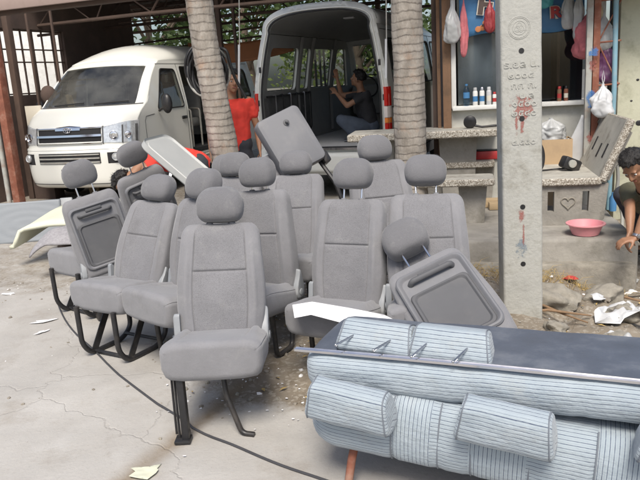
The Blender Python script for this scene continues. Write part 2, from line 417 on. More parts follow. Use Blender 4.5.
def head_mesh(w=.245, h=.188, d=.145, m='headf'):
    mb = MB(); rings = []; zs = [-1, -.985, -.94, -.86, -.74, -.58, -.4, -.2, 0, .2, .4, .58, .73, .85, .93, .98, 1]
    for z in zs:
        ex = 3.3 if z < 0 else 2.1
        s = max(.0, 1-abs(z)**ex)**(1/ex)
        w2 = w/2*(.30+.70*s)*(1.0-.03*max(0, -z)-.05*max(0, z)); d2 = d/2*(.22+.78*s)
        ring = []; n = 56
        for j in range(n):
            a = 2*PI*(j+.5)/n; c, q = math.cos(a), math.sin(a); e = 3.0
            k = (abs(c)**e+abs(q)**e)**(-1/e)
            x, y = c*k*w2, q*k*d2
            u = c*k
            g = math.exp(-((abs(u)-.80)/.028)**2)*.007
            y -= g*(1 if q > 0 else -1)*(.5 if abs(z) < .9 else 0)
            y -= .02*(1-z*z)*(.7 if q < 0 else .2)
            ring.append(V((x, y+.012*z, (z*.5+.5)*h)))
        rings.append(ring)
    mb.loft(rings); return mb.mesh('head_restraint', [m], 60)
def cushion_mesh(w=.475, d=.435, h=.165):
    mb = MB(); rings = []
    ys = [0, .004, .014, .03, .06, .11, .17, .24, .29, .33, .36, .385, .400, .412, .422, .430, .434, .435]
    us = [-1, -.92, -.84, -.77, -.72, -.69, -.665, -.64, -.6, -.5, -.35, -.15]; us += [-u for u in us[::-1]]
    RV = [(u, 1) for u in us] + [(1, v) for v in (.8, .6, .55, .5, .3, 0, -.4, -.8)] + [(u, -1) for u in (1, .6, .2, -.2, -.6, -1)] + [(-1, v) for v in (-.8, -.4, 0, .3, .5, .55, .6, .8)]
    for yy in ys:
        q = yy/d; s = 1
        if yy > d-.05: s = math.sqrt(max(0, 1-((yy-d+.05)/.05)**2))
        if yy < .03: s = math.sqrt(max(0, 1-((.03-yy)/.03)**2))
        ww = w/2 - .03*(1-s); hh = h/2*(.50+.5*s); ring = []; e = 4.5
        ww *= .95+.05*smst(q/.5)
        for u, v in RV:
            k = (abs(u)**e+abs(v)**e)**(-1/e); x, z = u*k*ww, v*k*hh
            if v == 1:
                a = abs(u)
                z -= .006*math.exp(-((a-.665)/.02)**2)*smst((.9-q)/.2) + .005*math.exp(-((q-.90)/.012)**2)
                z += .012*smst((a-.67)/.12)*smst((1.0-a)/.1)*smst((.80-q)/.35) - .010*smst((.67-a)/.1)*math.sin(PI*min(1, q))
            if abs(u) == 1 and abs(v-.55) < .01: x *= .985
            z += (.085 if v >= .3 or v == 1 else .045 + .04*max(0, (v+1)/1.3))*(q*.6+.4*smst(q))
            ring.append(V((x, -yy, z)))
        rings.append(ring)
    mb.loft(rings); return mb.mesh('seat_cushion', ['cush'], 55)
def shell_mesh(L, w):
    mb = MB(); H = L*.80; W = w*.82
    rings = []
    for ins, y in ((0, 0), (.0, .014), (.006, .022), (.014, .024), (.021, .019), (.026, .009), (.030, .006)):
        rings.append([V((x, y, z+L*.49)) for x, z in rrect(W-2*ins, H-2*ins, .05-ins*.6)])
    mb.loft(rings)
    rings = []   # sunk tray
    for ins, y in ((-.018, .006), (-.012, .016), (-.002, .017), (.006, .008), (.010, .0075)):
        rings.append([V((x, y, z+L*.40)) for x, z in rrect(W*.74-2*ins, H*.62-2*ins, .03)])
    mb.loft(rings, 1)
    return mb.mesh('seat_back_shell', ['plast', 'plast2'], 30)
def handle_mesh(L, w):
    mb = MB(); z = L*.775; W = w*.23
    mb.tube(fillet([(-W-.012, .008, z), (-W, .034, z), (W, .034, z), (W+.012, .008, z)], .02), .0115, 10, 0, flat=1.35)
    return mb.mesh('seat_grip', ['plast2'], 60)
def pocket_mesh(L, w):
    mb = MB(); mb.box((0, .0095, L*.825), (w*.26, .012, .022), 0, bev=.004); return mb.mesh('seat_slot', ['plast2'])
def post_mesh():
    mb = MB(); mb.tube([(0, 0, -.07), (0, 0, .16)], .006, 10); return mb.mesh('restraint_post', ['chrome'])
def sleeve_mesh():
    mb = MB(); mb.lathe([(.019, 0), (.019, .006), (.015, .011), (.009, .012)], 16); return mb.mesh('post_sleeve', ['plast'])
def recl_mesh():
    mb = MB(); o = [(-.035, -.055), (.035, -.055), (.062, -.02), (.058, .05), (.03, .13), (.012, .185), (-.01, .19), (-.022, .13), (-.05, .06), (-.06, -.01)]
    rr = []
    P = [V((a, b, 0)) for a, b in o]; Q = []
    n = len(P)
    for i in range(n):
        p, a, b = P[i], P[i-1], P[(i+1) % n]
        for t in (.0, .25, .5, .75, 1): Q.append((p+(a-p)*.3)*(1-t)**2 + p*2*t*(1-t) + (p+(b-p)*.3)*t*t)
    cen = V((0, .05, 0))
    for s, x in ((1, -.016), (1, .008), (.95, .014), (.86, .017)):
        rr.append([V((x, (cen+(p-cen)*s).x, (cen+(p-cen)*s).y)) for p in Q])
    mb.loft(rr)
    for i_ in range(len(mb.v)): mb.v[i_] = V((mb.v[i_].x, mb.v[i_].y*.8, mb.v[i_].z*.78))
    T = Matrix.Translation((.017, 0, .0)) @ Matrix.Rotation(PI/2, 4, 'Y')
    mb.lathe([(.022, -.004), (.022, .004), (.016, .006), (.006, .006)], 16, 0, T)
    return mb.mesh('recliner_cover', ['lplast'], 40)
def legs(kind, zc):
    """list of (name, mesh) black steel supports under a cushion whose underside is at zc"""
    out = []
    if kind == 'loop':
        for sx in (-1, 1):
            mb = MB(); x = sx*.165
            p = fillet([(x, -.40, zc+.07), (x, -.395, .10), (x, -.33, .017), (x, -.06, .017), (x, .03, .08), (x, .02, zc+.03)], .07)
            mb.tube(p, .017, 10)
            mb.box((x, -.225, (zc+.017)/2), (.006, .05, zc*1.02), 0, Euler((R(-32), 0, 0)))
            out.append(('leg', mb.mesh('looped_leg', ['black'])))
        mb = MB(); mb.tube([(-.165, -.03, .05), (.165, -.03, .05)], .012, 8); mb.tube([(-.165, -.3, .025), (.165, -.3, .025)], .012, 8)
        for k in range(26):   # coil spring look of the release gear
            pass
        out.append(('cross_bar', mb.mesh('cross_bar', ['black'])))
        mb = MB(); h = [V((.06+.022*math.cos(a), -.10+a*.004, zc-.05+.022*math.sin(a))) for a in lin(0, 2*PI*6, 90)]
        mb.tube(h, .004, 6); out.append(('spring', mb.mesh('spring', ['black'])))
    elif kind == 'front':
        mb = MB(); mb.box((-.16, -.335, zc/2+.025), (.034, .05, zc+.05), 0, bev=.006)
        mb.tube([(-.192, -.335, .01), (-.192, -.315, zc+.06)], .006, 8); mb.tube([(-.21, -.315, .03), (-.21, -.295, zc+.06)], .006, 8)
        mb.box((-.175, -.34, .012), (.075, .07, .016), 0, bev=.004)
        out.append(('leg', mb.mesh('column_leg', ['black'])))
        mb = MB(); mb.tube(fillet([(.02, -.24, zc+.05), (.035, -.27, zc-.08), (.10, -.31, .012), (.16, -.325, .010)], .03), .0135, 10)
        out.append(('leg', mb.mesh('bent_leg', ['black'])))
    else:
        for sx in (-1, 1):
            mb = MB(); x = sx*.15
            mb.tube(fillet([(x, -.22, zc+.04), (x, -.20, .018), (x, -.0, .018), (x, .03, zc+.02)], .05), .016, 10)
            out.append(('leg', mb.mesh('sled_leg', ['black'])))
    return out
LAT = {'J': (.58, .445, .40), 'K': (.645, .462, .425)}
def seat(label, X, Y, yaw, rec, roll=0, zh=.40, s=1.0, kind='J', raise_=0, leg='sled', cush=True, dz=0, posts=True, name='van_seat', group='grey van seats unloaded on the ground', covers=True, hyaw=0):
    L, wb, wt = LAT[kind]
    root = thing(name, label, 'van seat', (X, Y, dz), R(yaw), group)
    root.scale = (s, s, s); zh = zh/s
    rot = Euler((R(-rec), R(roll), 0), 'XYZ')
    # recline about X then lateral roll about Y (roll outermost)
    Rm = Matrix.Rotation(R(roll), 3, 'Y') @ Matrix.Rotation(R(-rec), 3, 'X'); rot = Rm.to_euler()
    b = link('backrest', cached(('b', kind), lambda: back_mesh(L, wb, wt)), root, (0, 0, zh), rot)
    sh = link('back_shell', cached(('s', kind), lambda: shell_mesh(L, wb)), root, V((0, 0, zh)) + Rm @ V((0, .052, 0)), rot)
    link('grip_handle', cached(('h', kind), lambda: handle_mesh(L, wb)), sh)
    link('latch_slot', cached(('p', kind), lambda: pocket_mesh(L, wb)), sh)
    o = V((0, 0, zh)) + Rm @ V((0, -.002, L+.014+raise_))
    hd = link('headrest', cached('h', head_mesh), root, o, (Rm @ Matrix.Rotation(R(hyaw), 3, 'Z')).to_euler())
    for sx in (-1, 1):
        link('post', cached('po', post_mesh), hd, (sx*.058, .0, -.09))
        link('post_sleeve', cached('sl', sleeve_mesh), root, V((0, 0, zh)) + Rm @ V((sx*.058, -.002, L-.004)), rot)
    if cush:
        link('cushion', cached('c', cushion_mesh), root, (0, .045, zh-.035))
        for sx in (-1, 1) if covers else ():
            link('recliner_cover', cached('r', recl_mesh), root, (sx*(wb/2-.004), .0, zh+.0), (R(-rec*.6) if abs(rec) < 40 else 0, 0, 0 if sx > 0 else PI))
        for n_, me in cached(('l', leg, round(zh, 2)), lambda: legs(leg, zh-.11)): link(n_, me, root)
    return root
seat('grey seat alone at the front facing the camera, standing on a black column leg', -.51, 3.22, -1, 20, 1, .378, .98, 'J', -.008, 'front')
seat('grey seat at the left front with a looped black leg frame showing under its cushion', -1.17, 4.22, -31, 24, 2, .38, .95, 'J', -.01, 'loop')
seat('grey seat half hidden between the front seat and the looped leg seat, cushion pointing left', -.75, 3.93, -42, 12, 0, .385, .98, 'J', -.01, 'sled')
seat('grey high backed seat directly behind the front seat, pale hinge cover at its right', -.33, 4.02, -28, 5, -4, .37, .93, 'K', .01, 'sled')
seat('dark shaded grey seat in front of the upturned folded seat', -.19, 4.62, -12, 26, -1, .385, .95, 'K', -.01, 'sled')
seat('grey seat with raised headrest and torn white paper on its cushion', 0.135, 3.66, -26, 16, -1, .348, .93, 'K', .05, 'sled')
seat('grey seat at the back in front of the right palm trunk', .47, 4.60, 12, 20, 0, .415, .98, 'K', -.01, 'sled')
seat('upright grey seat with raised headrest right behind the seat folded beside the pole', .57, 3.52, -6, 26, 1, .375, .96, 'K', .04, 'sled')
seat('grey seat turned away, plastic back shell showing, leftmost headrest of all', -1.47, 4.72, 207, -8, 11, .365, .96, 'J', .055, 'sled')
seat('grey seat seen from behind leaning left below the white van headlamp', -1.38, 5.8, 212, 12, 16, .40, 1.0, 'J', .055, 'sled')
seat('grey seat folded forward beside the utility pole, back shell and grip facing up', 0.70, 2.94, 188, -55, 21, .325, 1.02, 'J', .085, 'sled', covers=False)
seat('small dark grey seat beside the upturned one, in front of its darker neighbour', -.62, 4.95, -10, 14, 0, .39, .95, 'J', -.01, 'sled')
seat('dark grey seat of which only a slice of headrest shows below the standing man', -.72, 5.25, -10, 14, 0, .35, .95, 'J', -.01, 'sled')

# upturned folded seat
def slab(w, h, d, r=.05, mi=0):
    mb = MB(); rg = []
    for ins, y in ((.03, -d/2), (.008, -d/2+.008), (0, -d/2+.03), (0, d/2-.03), (.008, d/2-.008), (.03, d/2)):
        rg.append([V((x, y, z)) for x, z in rrect(w-2*ins, h-2*ins, max(.01, r-ins*.3))])
    mb.loft(rg, mi); return mb
# pale shell panel
def axes(c, Z, Nn):
    Z = V(Z).normalized(); Y = V(Nn); Y = (Y - Z*Y.dot(Z)).normalized(); X = Y.cross(Z)
    return Matrix.Translation(V(c)) @ Matrix((X, Y, Z)).transposed().to_4x4()
t = thing('folded_seat', 'folded grey seat upturned on its edge with a lock knob, leaning before the open van', 'folded seat')
t.matrix_world = axes(PY(290, 142, 5.55), (-.46, .22, .86), (-.42, .86, -.10)) @ Matrix.Translation((0, 0, -.26))
slab(.40, .50, .13, .045).build('seat_base', 'plast', t, (0, 0, .26))
slab(.36, .40, .12, .06).build('backrest_pad', 'bol', t, (-.19, .135, .07))
mb = MB(); T = Matrix.Rotation(PI/2, 4, 'X')
mb.lathe([(.026, .062), (.026, .070), (.012, .073), (.012, .10), (.006, .103)], 16, 0, T); mb.build('lock_knob', 'plast2', t, (.03, -.0, .40))
mb = MB(); mb.box((.20, .04, .02), (.07, .13, .10), 0, bev=.02); mb.tube(fillet([(.16, .05, .02), (.16, .0, -.2), (.10, .05, -.62)], .05), .018, 8); mb.tube(fillet([(-.15, .05, .02), (-.15, .05, -.2), (-.2, .1, -.55)], .05), .018, 8)
mb.build('hinge_bracket', 'black', t)

# pale shell panel leaning
t = thing('seat_back_shell', 'pale grey plastic back shell leaning on its corner before the bending person', 'back shell')
_z = V((-.72, .20, .66)).normalized(); _a = V((.2, -.95, .22)); _a = (_a - _z*_a.dot(_z)).normalized(); _b = _a.cross(_z) if _a.cross(_z).z > 0 else _z.cross(_a)
t.matrix_world = axes(PY(183, 168, 5.35), _z, _a*.50 + _b*.86) @ Matrix.Translation((0, 0, -.28))
mb = MB(); W, H = .42, .66; rg = []
for ins, y in ((.035, .0), (.03, .006), (.012, .008), (.004, .002), (0, -.008), (0, .035), (.008, .045), (.03, .045)):
    rg.append([V((x, -y if False else y*-1+.04, z)) for x, z in rrect(W-2*ins, H-2*ins, .085-ins*.5)])
mb.loft(rg); mb.build('panel', 'shell', t, (0, 0, .28))
mb = MB(); rg = []
for ins, y in ((-.01, .032), (0, .024), (.006, .024)):
    rg.append([V((x, y, z)) for x, z in rrect(W*.62-2*ins, H*.7-2*ins, .05)])
mb.loft(rg); mb.build('inner_recess', 'shell', t, (0, 0, .28))

# ------------------------------------------------------------------ striped benches
BA = math.atan2(-.45, 1.11); BO = V((-.09, 2.52, 0))
bt = Matrix.Translation(BO) @ Matrix.Rotation(BA, 4, 'Z')
def bench_roll(prof, L, er, segs, pinch, mif):
    """bolster: prof = list of (n, z) ring points; swept along x with rounded left end"""
    mb = MB(); cn = sum(p[0] for p in prof)/len(prof); cz = sum(p[1] for p in prof)/len(prof)
    arc = [0]
    for i in range(1, len(prof)): arc.append(arc[-1] + math.hypot(prof[i][0]-prof[i-1][0], prof[i][1]-prof[i-1][1]))
    xs = [0, .004, .012, .025, .045, .07]
    x = .09
    while x < L-.08: xs.append(x); x += .02
    xs += [L-.07, L-.045, L-.025, L-.012, L-.004, L]
    rings = []; uv = []
    for x in xs:
        s = 1
        if x < er: s = math.sqrt(max(0, 1-((er-x)/er)**2))
        if x > L-.07: s = math.sqrt(max(0, 1-((x-L+.07)/.07)**2))
        s = .55+.45*s
        pn = max([math.exp(-((x-q)/.012)**2) for q in pinch] + [0])
        ring = []
        for i, (n, z) in enumerate(prof):
            k = 1 - .035*pn*(1 if n < .03 else .1)
            w = .006*noise.noise(V((x*4, n*6, z*9))) + .0035*noise.noise(V((x*13, n*9, z*16)))
            ring.append(V((x, cn+(n-cn)*s*k - w, cz+(z-cz)*s*k + w + (er-.07)*.25*(1-s)))); uv.append((x, arc[i]))
        rings.append(ring)
    def mf(i, j): return mif((xs[i]+xs[min(i+1, len(xs)-1)])/2, j)
    mb.loft(rings, mif=mf, uv=uv); return mb
def bolster_prof(n0, n1, z0, z1, bulge, k=14):
    P = []
    for j in range(k+1):     # bulged front from the bottom to the top
        a = -PI/2 + PI*j/k; c = abs(math.cos(a))**.75*bulge; s_ = math.sin(a); s_ = math.copysign(abs(s_)**.8, s_)
        P.append((n0-c, (z0+z1)/2 + s_*(z1-z0)/2))
    for j in range(1, 7): P.append((n0+(n1-n0)*j/6, z1 + .006*math.sin(PI*j/6)))
    for j in range(1, 6): P.append((n1, z1+(z0-z1)*j/5))
    for j in range(1, 6): P.append((n1+(n0-n1)*j/6, z0))
    return P
BL = 1.95
ub = thing('bench_seat_back', 'striped bench back lying on top of another, dark vinyl side up', 'bench back', BO, BA, 'striped bench backs stacked at the right front')
mbb = bench_roll(bolster_prof(.02, .43, .42, .56, .062), BL, .07, 0, [.62, 1.02, 1.45], lambda x, j: 2 if j > 13 else 0)
mbb.build('padded_back', ['strH', 'strV', 'vinyl'], ub, sharp=60)
mb = MB(); mb.tube([(x, .012+.001*math.sin(x*9), .564) for x in lin(.03, BL-.03, 50)], .0045, 6); mb.build('piping', 'piping', ub)
lb = thing('bench_seat_back', 'striped bench back underneath the vinyl topped one, three striped headrests along it', 'bench back', BO + V((0, 0, .04)), BA, 'striped bench backs stacked at the right front', (0, R(4.2), BA))
def lowmat(x, j):
    if j > 20: return 2
    for a, b in ((.10, .34), (.50, .62), (.86, 1.04), (1.24, 1.36)):
        if a < x < b: return 1 if False else 0
    return 1 if (.34 < x < .52 or .64 < x < .84 or x < .0 or 1.05 < x < 1.22) else 0
mbb = bench_roll(bolster_prof(.0, .45, .155, .425, .088), BL, .13, 0, [.345, .52, .64, .84, 1.05, 1.22], lowmat)
mbb.build('padded_back', ['strH', 'strV', 'vinyl'], lb, sharp=60)
for px in ((.345, .52, .64, .84, 1.05, 1.22)):
    mb = MB(); pr = bolster_prof(.0, .45, .155, .425, .083); mb.tube([(px, n, z) for n, z in pr[1:14]], .003, 6); mb.build('seam_piping', 'piping', lb)
mb = MB(); mb.tube(fillet([(.18, .05, .2), (.17, .0, .10), (.165, -.02, .0)], .03), .017, 10); mb.build('leg', 'rust', lb)
mb = MB(); mb.tube(fillet([(.20, .40, .2), (.20, .42, .10), (.20, .42, .0)], .03), .017, 10); mb.build('leg', 'rust', lb)
for x in (1.5, 1.52): mb = MB(); mb.tube([(x, .05 if x < 1.51 else .42, .2), (x, .0 if x < 1.51 else .42, 0)], .017, 10); mb.build('leg', 'rust', lb)
mb = MB(); mb.tube([(.15, .07, .15), (1.6, .07, .15)], .016, 8); mb.tube([(.15, .38, .15), (1.6, .38, .15)], .016, 8); mb.build('frame_rail', 'rust', lb)

def bench_head(W=.315, H=.20, D=.10):
    def mk():
        mb = MB(); rings = []; uv = []
        xs = [-1, -.995, -.975, -.94, -.89] + lin(-.82, .82, 14) + [.89, .94, .975, .995, 1]
        for u in xs:
            s = math.sqrt(max(0, 1-((abs(u)-.86)/.14)**2)) if abs(u) > .86 else 1
            k = .80+.20*s; ring = []; n = 40; arc = 0; prev = None
            for j in range(n):
                a = 2*PI*j/n; c, q = math.cos(a), math.sin(a); e = 4.2
                r = (abs(c)**e+abs(q)**e)**(-1/e)
                z = q*r*H/2; y = c*r*D/2*(1-.28*q)
                p = V((u*(W/2 - .012*q), y*k, z*k))
                p += V((0, .003*noise.noise(p*14), .0015*noise.noise(p*9)))
                ring.append(p); uv.append((p.x, y if False else (z if abs(c) > .55 else z + y)))
            rings.append(ring)
        nx = len(xs)
        mb.loft(rings, uv=uv, mif=lambda i, j: 1 if abs((xs[i]+xs[min(i+1, nx-1)])/2) > .95 else 0)
        return mb.mesh('striped_head_pad', ['strH', 'strH'], 60)
    return cached(('bh', W, H, D), mk)
def ring_pipe(W, H, D, u):
    mb = MB(); P = []
    for j in range(40):
        a = 2*PI*j/40; c, q = math.cos(a), math.sin(a); e = 4.2; r = (abs(c)**e+abs(q)**e)**(-1/e)
        z = q*r*H/2; y = c*r*D/2*(1-.28*q); P.append(V((u*(W/2-.012*q), y*.985, z*.985)))
    mb.tube(P, .0028, 5, closed=True); return mb.mesh('end_piping', ['piping'])
# two loose headrests on the vinyl, pins pointing to the camera
for k, (x, lab) in enumerate(((.275, 'loose striped headrest on the vinyl bench top, the left one with two thin pins'), (.56, 'loose striped headrest on the vinyl bench top, the right one with two thin pins'))):
    p = bt @ V((x, .115, .600))
    h = thing('bench_headrest', lab, 'headrest', p, 0, 'loose headrests on the bench top', (R(-18 if k == 0 else -12), R(2), BA + R(-2+3*k)))
    link('pad', bench_head(.295, .13, .14), h)
    for u in (-.93, .93): link('end_piping', cached(('rp1', u), lambda: ring_pipe(.295, .13, .14, u)), h)
    for sx in (-.075, .075):
        mb = MB(); a = V((sx, -.045, .01)); b = V((sx-.045, -.155, -.035)); mb.tube([a, b], .0042, 8); mb.ball(b, .0055, 8); mb.ball(a + V((0, -.012, 0)), (.010, .006, .012), 10); mb.build('pin', 'steel', h)
for k, (x, n, z, tl) in enumerate(((.20, -.13, .409, 17), (.755, -.138, .447, 17), (1.32, -.138, .495, 17))):
    h = link('headrest', bench_head(.315, .155, .115), lb, (x, n, z), (R(tl), R(1.5), R(-2)))
    for u in (-.93, .93): link('end_piping', cached(('rp2', u), lambda: ring_pipe(.315, .155, .115, u)), h)
    for sx in (-.07, .07):
        mb = MB(); mb.tube([(sx, .0, -.07), (sx, .07, -.16)], .005, 8); mb.build('post', 'steel', h)
t = thing('trim_strip', 'long chrome trim strip lying along the front edge of the vinyl bench top', 'trim strip', BO, BA)
mb = MB(); rg = []
for x in lin(-.03, 2.0, 40):
    c = V((x, -.012 + .004*math.sin(x*2.1), .5765 + .002*math.sin(x*3)))
    rg.append([c+V((0, a, b)) for a, b in ((-.012, -.006), (.010, -.006), (.012, -.002), (.012, .004), (.006, .0055), (.002, .002), (-.004, .003), (-.008, .006), (-.012, .003))])
mb.loft(rg); mb.build('strip', 'chrome', t)

# torn paper on a seat cushion
def crumple(name, pts, z, mats, amp=.01, n=16, th=.0012, fs=9, seed=0, T=None, parent=None):
    """thin sheet with an irregular outline and soft folds"""
    P = [V((x, y)) for x, y in pts]; mb = MB()
    xs = [p.x for p in P]; ys = [p.y for p in P]
    ed = [(i, (i+1) % len(P)) for i in range(len(P))]; vs = list(P)
    for i in range(1, n):
        for j in range(1, n): vs.append(V((min(xs)+(max(xs)-min(xs))*i/n + random.uniform(-.2, .2)*(max(xs)-min(xs))/n, min(ys)+(max(ys)-min(ys))*j/n)))
    r = delaunay_2d_cdt(vs, ed, [], 1, 1e-5)
    top = []
    for q in r[0]:
        w = noise.noise(V((q.x*fs, q.y*fs, seed)))*amp + noise.noise(V((q.x*fs*3, q.y*fs*3, seed+5)))*amp*.35
        top.append(V((q.x, q.y, (z(q.x, q.y) if callable(z) else z)+w)))
    m = len(top); bot = [p - V((0, 0, th)) for p in top]
    bd = {}
    for f in r[2]:
        for a, b in zip(f, f[1:]+f[:1]): bd[(a, b)] = 1
    fs_ = [list(f) for f in r[2]] + [[i+m for i in f[::-1]] for f in r[2]] + [[b, a, a+m, b+m] for (a, b) in bd if (b, a) not in bd]
    mb.add(top+bot, fs_, 0, T); return mb.build(name, mats, parent, sharp=80)
t = thing('torn_paper', 'torn white sheet lying across the cushion of a grey seat', 'paper', (.085, 3.22, .452), R(-24), None, (R(4), R(3), R(-24)))
o = crumple('sheet', [(-.28, .02), (-.2, .09), (.02, .07), (.2, .05), (.34, -.04), (.36, -.16), (.2, -.16), (.08, -.14), (.03, -.10), (-.14, -.06), (-.20, -.125)], lambda x, y: .012 - .0*x, 'paper', .006, 14, parent=t)
# ------------------------------------------------------------------ ground
SE1 = V((.979, -.204)); SE2 = V((.204, .979))       # shop axes: along its front, away from the street
SH = R(-11.8)
SO = V((1.06, 4.93))                                # left front corner of the platform edge line
def shop(a, b): return V((SO.x + SE1.x*a + SE2.x*b, SO.y + SE1.y*a + SE2.y*b))
def soil(x, y):
    n = noise.noise(V((x*1.3, y*1.3, 3)))*.55 + noise.noise(V((x*4, y*4, 1)))*.22
    a = smst((x+.95+n*.8 - (y-3.0)*-.1)/.5)*smst((y-2.95+n*.5+.12*(x+.5))/.5)*smst((5.9-y)/.8)
    b = smst((x-1.15+n*.3)/.35)*smst((y-2.9)/.4)
    c = smst((-x-1.2+n*.6)/.5)*smst((y-4.9+n*.9)/.9)*.75
    return max(0, min(1, max(a*.8, b, c*.6)))
def joint(x, y):      # signed distance to the slab edge, positive on the left slab
    a = V((-.91, 2.6)); d = V((.45, .89)); p = V((x, y))-a
    return -(p.x*d.y - p.y*d.x) + .03*noise.noise(V((x*3, y*3, 0)))
def gz(x, y):
    z = .010*noise.noise(V((x*.9, y*.9, 0))) + .003*noise.noise(V((x*5, y*5, 2)))
    j = joint(x, y)
    if y < 3.9: z += .018*smst((j+.015)/.03)*smst((3.9-y)/.5)
    s = soil(x, y)
    z += s*(.016*noise.noise(V((x*6, y*6, 7)))+.012*noise.noise(V((x*17, y*17, 9))))
    h = smst((x-1.25)/.35)*smst((y-3.2)/.6)*smst((5.6-y)/.3)
    z += h*(-.07 + .06*noise.noise(V((x*2.2, y*2.2, 4))) + .05*noise.noise(V((x*6, y*6, 4))))
    h2 = smst((x-1.95)/.25)*smst((y-3.6)/.3)*smst((5.8-y)/.4); z -= .12*h2
    return z
def axis(lo, hi, a, b, st):
    o = []; x = a
    while x <= b+1e-6: o.append(x); x += st
    k = st; x = b
    while x < hi: k *= 1.35; x += k; o.append(min(x, hi))
    k = st; x = a; pre = []
    while x > lo: k *= 1.35; x -= k; pre.append(max(x, lo))
    return pre[::-1] + o
gx, gy = axis(-120, 120, -3.4, 3.2, .045), axis(-20, 160, 2.0, 6.2, .045)
mb = MB(); mb.sheet(lambda u, v: V((u, v, gz(u, v))), gx, gy)
def groundmat():
    m, t, b = nt('dusty concrete and soil'); co = coord(t, True)
    at = t.nodes.new('ShaderNodeAttribute'); at.attribute_name = 'soil'; so_ = at.outputs['Fac']
    aj = t.nodes.new('ShaderNodeAttribute'); aj.attribute_name = 'edge'; je = aj.outputs['Fac']
    n1 = ramp(t, noi(t, co, 1.1, 9, .66), .35, .66); n2 = ramp(t, noi(t, co, 6, 9, .7), .32, .7); n3 = noi(t, co, 45, 6, .7)
    c = mixc(t, n1, (.335, .322, .302), (.465, .452, .428))
    c = mixc(t, mathn(t, 'MULTIPLY', n2, .45), c, (.385, .365, .335))
    c = mixc(t, mathn(t, 'MULTIPLY', ramp(t, noi(t, co, 2.6, 9, .72), .54, .72), .45), c, (.24, .205, .165))
    c = mixc(t, mathn(t, 'MULTIPLY', ramp(t, n3, .58, .75), .35), c, (.20, .18, .15))
    sc = mixc(t, n2, (.165, .135, .10), (.30, .262, .21))
    v = N(t, 'ShaderNodeTexVoronoi'); v.inputs['Scale'].default_value = 60; t.links.new(co, v.inputs['Vector'])
    bw = N(t, 'ShaderNodeRGBToBW'); t.links.new(v.outputs['Color'], bw.inputs[0])
    sc = mixc(t, mathn(t, 'MULTIPLY', ramp(t, bw.outputs[0], .62, .8), .7), sc, (.38, .35, .30))
    sc = mixc(t, mathn(t, 'MULTIPLY', ramp(t, noi(t, co, 3, 8, .7), .5, .7), .5), sc, (.10, .085, .06))
    brk = mathn(t, 'ADD', so_, mathn(t, 'MULTIPLY', mathn(t, 'SUBTRACT', noi(t, co, 7, 9, .75), .5), .9))
    f = ramp(t, brk, .30, .62)
    c = mixc(t, f, c, sc)
    c = mixc(t, mathn(t, 'MULTIPLY', je, mathn(t, 'ADD', mathn(t, 'MULTIPLY', n2, .5), .5)), c, (.19, .145, .095))
    cr = N(t, 'ShaderNodeTexVoronoi'); cr.feature = 'DISTANCE_TO_EDGE'; cr.inputs['Scale'].default_value = .42
    dv = N(t, 'ShaderNodeVectorMath'); dv.operation = 'ADD'; nn = N(t, 'ShaderNodeTexNoise'); nn.inputs['Scale'].default_value = 3; nn.inputs['Detail'].default_value = 6
    t.links.new(co, nn.inputs['Vector']); sv = N(t, 'ShaderNodeVectorMath'); sv.operation = 'SCALE'; sv.inputs['Scale'].default_value = .35
    t.links.new(nn.outputs['Color'], sv.inputs[0]); t.links.new(co, dv.inputs[0]); t.links.new(sv.outputs[0], dv.inputs[1]); t.links.new(dv.outputs[0], cr.inputs['Vector'])
    crk = ramp(t, cr.outputs['Distance'], .003, .0)
    c = mixc(t, mathn(t, 'MULTIPLY', mathn(t, 'MULTIPLY', crk, n1), .12), c, (.17, .14, .11))
    t.links.new(c, b.inputs['Base Color']); b.inputs['Roughness'].default_value = .95; b.inputs['Specular IOR Level'].default_value = .2
    hh = mathn(t, 'ADD', mathn(t, 'ADD', mathn(t, 'MULTIPLY', n3, .5), mathn(t, 'MULTIPLY', crk, -.6)), mathn(t, 'MULTIPLY', mathn(t, 'MULTIPLY', f, bw.outputs[0]), 1.0))
    bump(t, b, hh, .5, .012); return m
M['ground'] = groundmat()
g = mb.build('ground', 'ground', sharp=0); struct(g)
def jedge(x, y):
    j = joint(x, y); return math.exp(-((j+.03)/.045)**2)*smst((4.0-y)/.6)
for nm, fn in (('soil', soil), ('edge', jedge)):
    at = g.data.attributes.new(nm, 'FLOAT', 'POINT')
    at.data.foreach_set('value', [fn(v.co.x, v.co.y) if -6 < v.co.x < 6 and 1 < v.co.y < 9 else (.55 if nm == 'soil' and v.co.y > 6 else 0) for v in g.data.vertices])

# shop platform (kerb and floor) and shed floor
mb = MB()
def slabpoly(pts, z0, z1, jit=.012, st=.09):
    """block with slightly worn irregular rim"""
    P = []
    for (a, b), (c, d) in zip(pts, pts[1:]+pts[:1]):
        L = math.hypot(c-a, d-b); n = max(1, int(L/st))
        for k in range(n):
            t = k/n; P.append(V((a+(c-a)*t, b+(d-b)*t)))
    cen = sum(P, V((0, 0)))/len(P)
    R_ = []
    for z, ins in ((z0, 0), (z0*.6+z1*.4, 0), (z1-.03, 0), (z1-.010, .006), (z1, .022)):
        r = []
        for i, p in enumerate(P):
            d = (p-cen).normalized(); q = p - d*(ins + jit*noise.noise(V((p.x*7, p.y*7, z*9))) + (.02*max(0, noise.noise(V((p.x*2.3, p.y*2.3, 8)))) if z > z1-.02 else 0))
            r.append(V((q.x, q.y, z - (.008*noise.noise(V((p.x*5, p.y*5, 3))) if z == z1 else 0))))
        R_.append(r)
    mb.loft(R_)
s_ = lambda a, b: tuple(shop(a, b))
slabpoly([s_(-.45, .62), s_(1.36, .62), s_(1.36, 3.2), s_(-.45, 3.2)], -.3, .215)
struct(mb.build('pavement', 'conc', sharp=50))
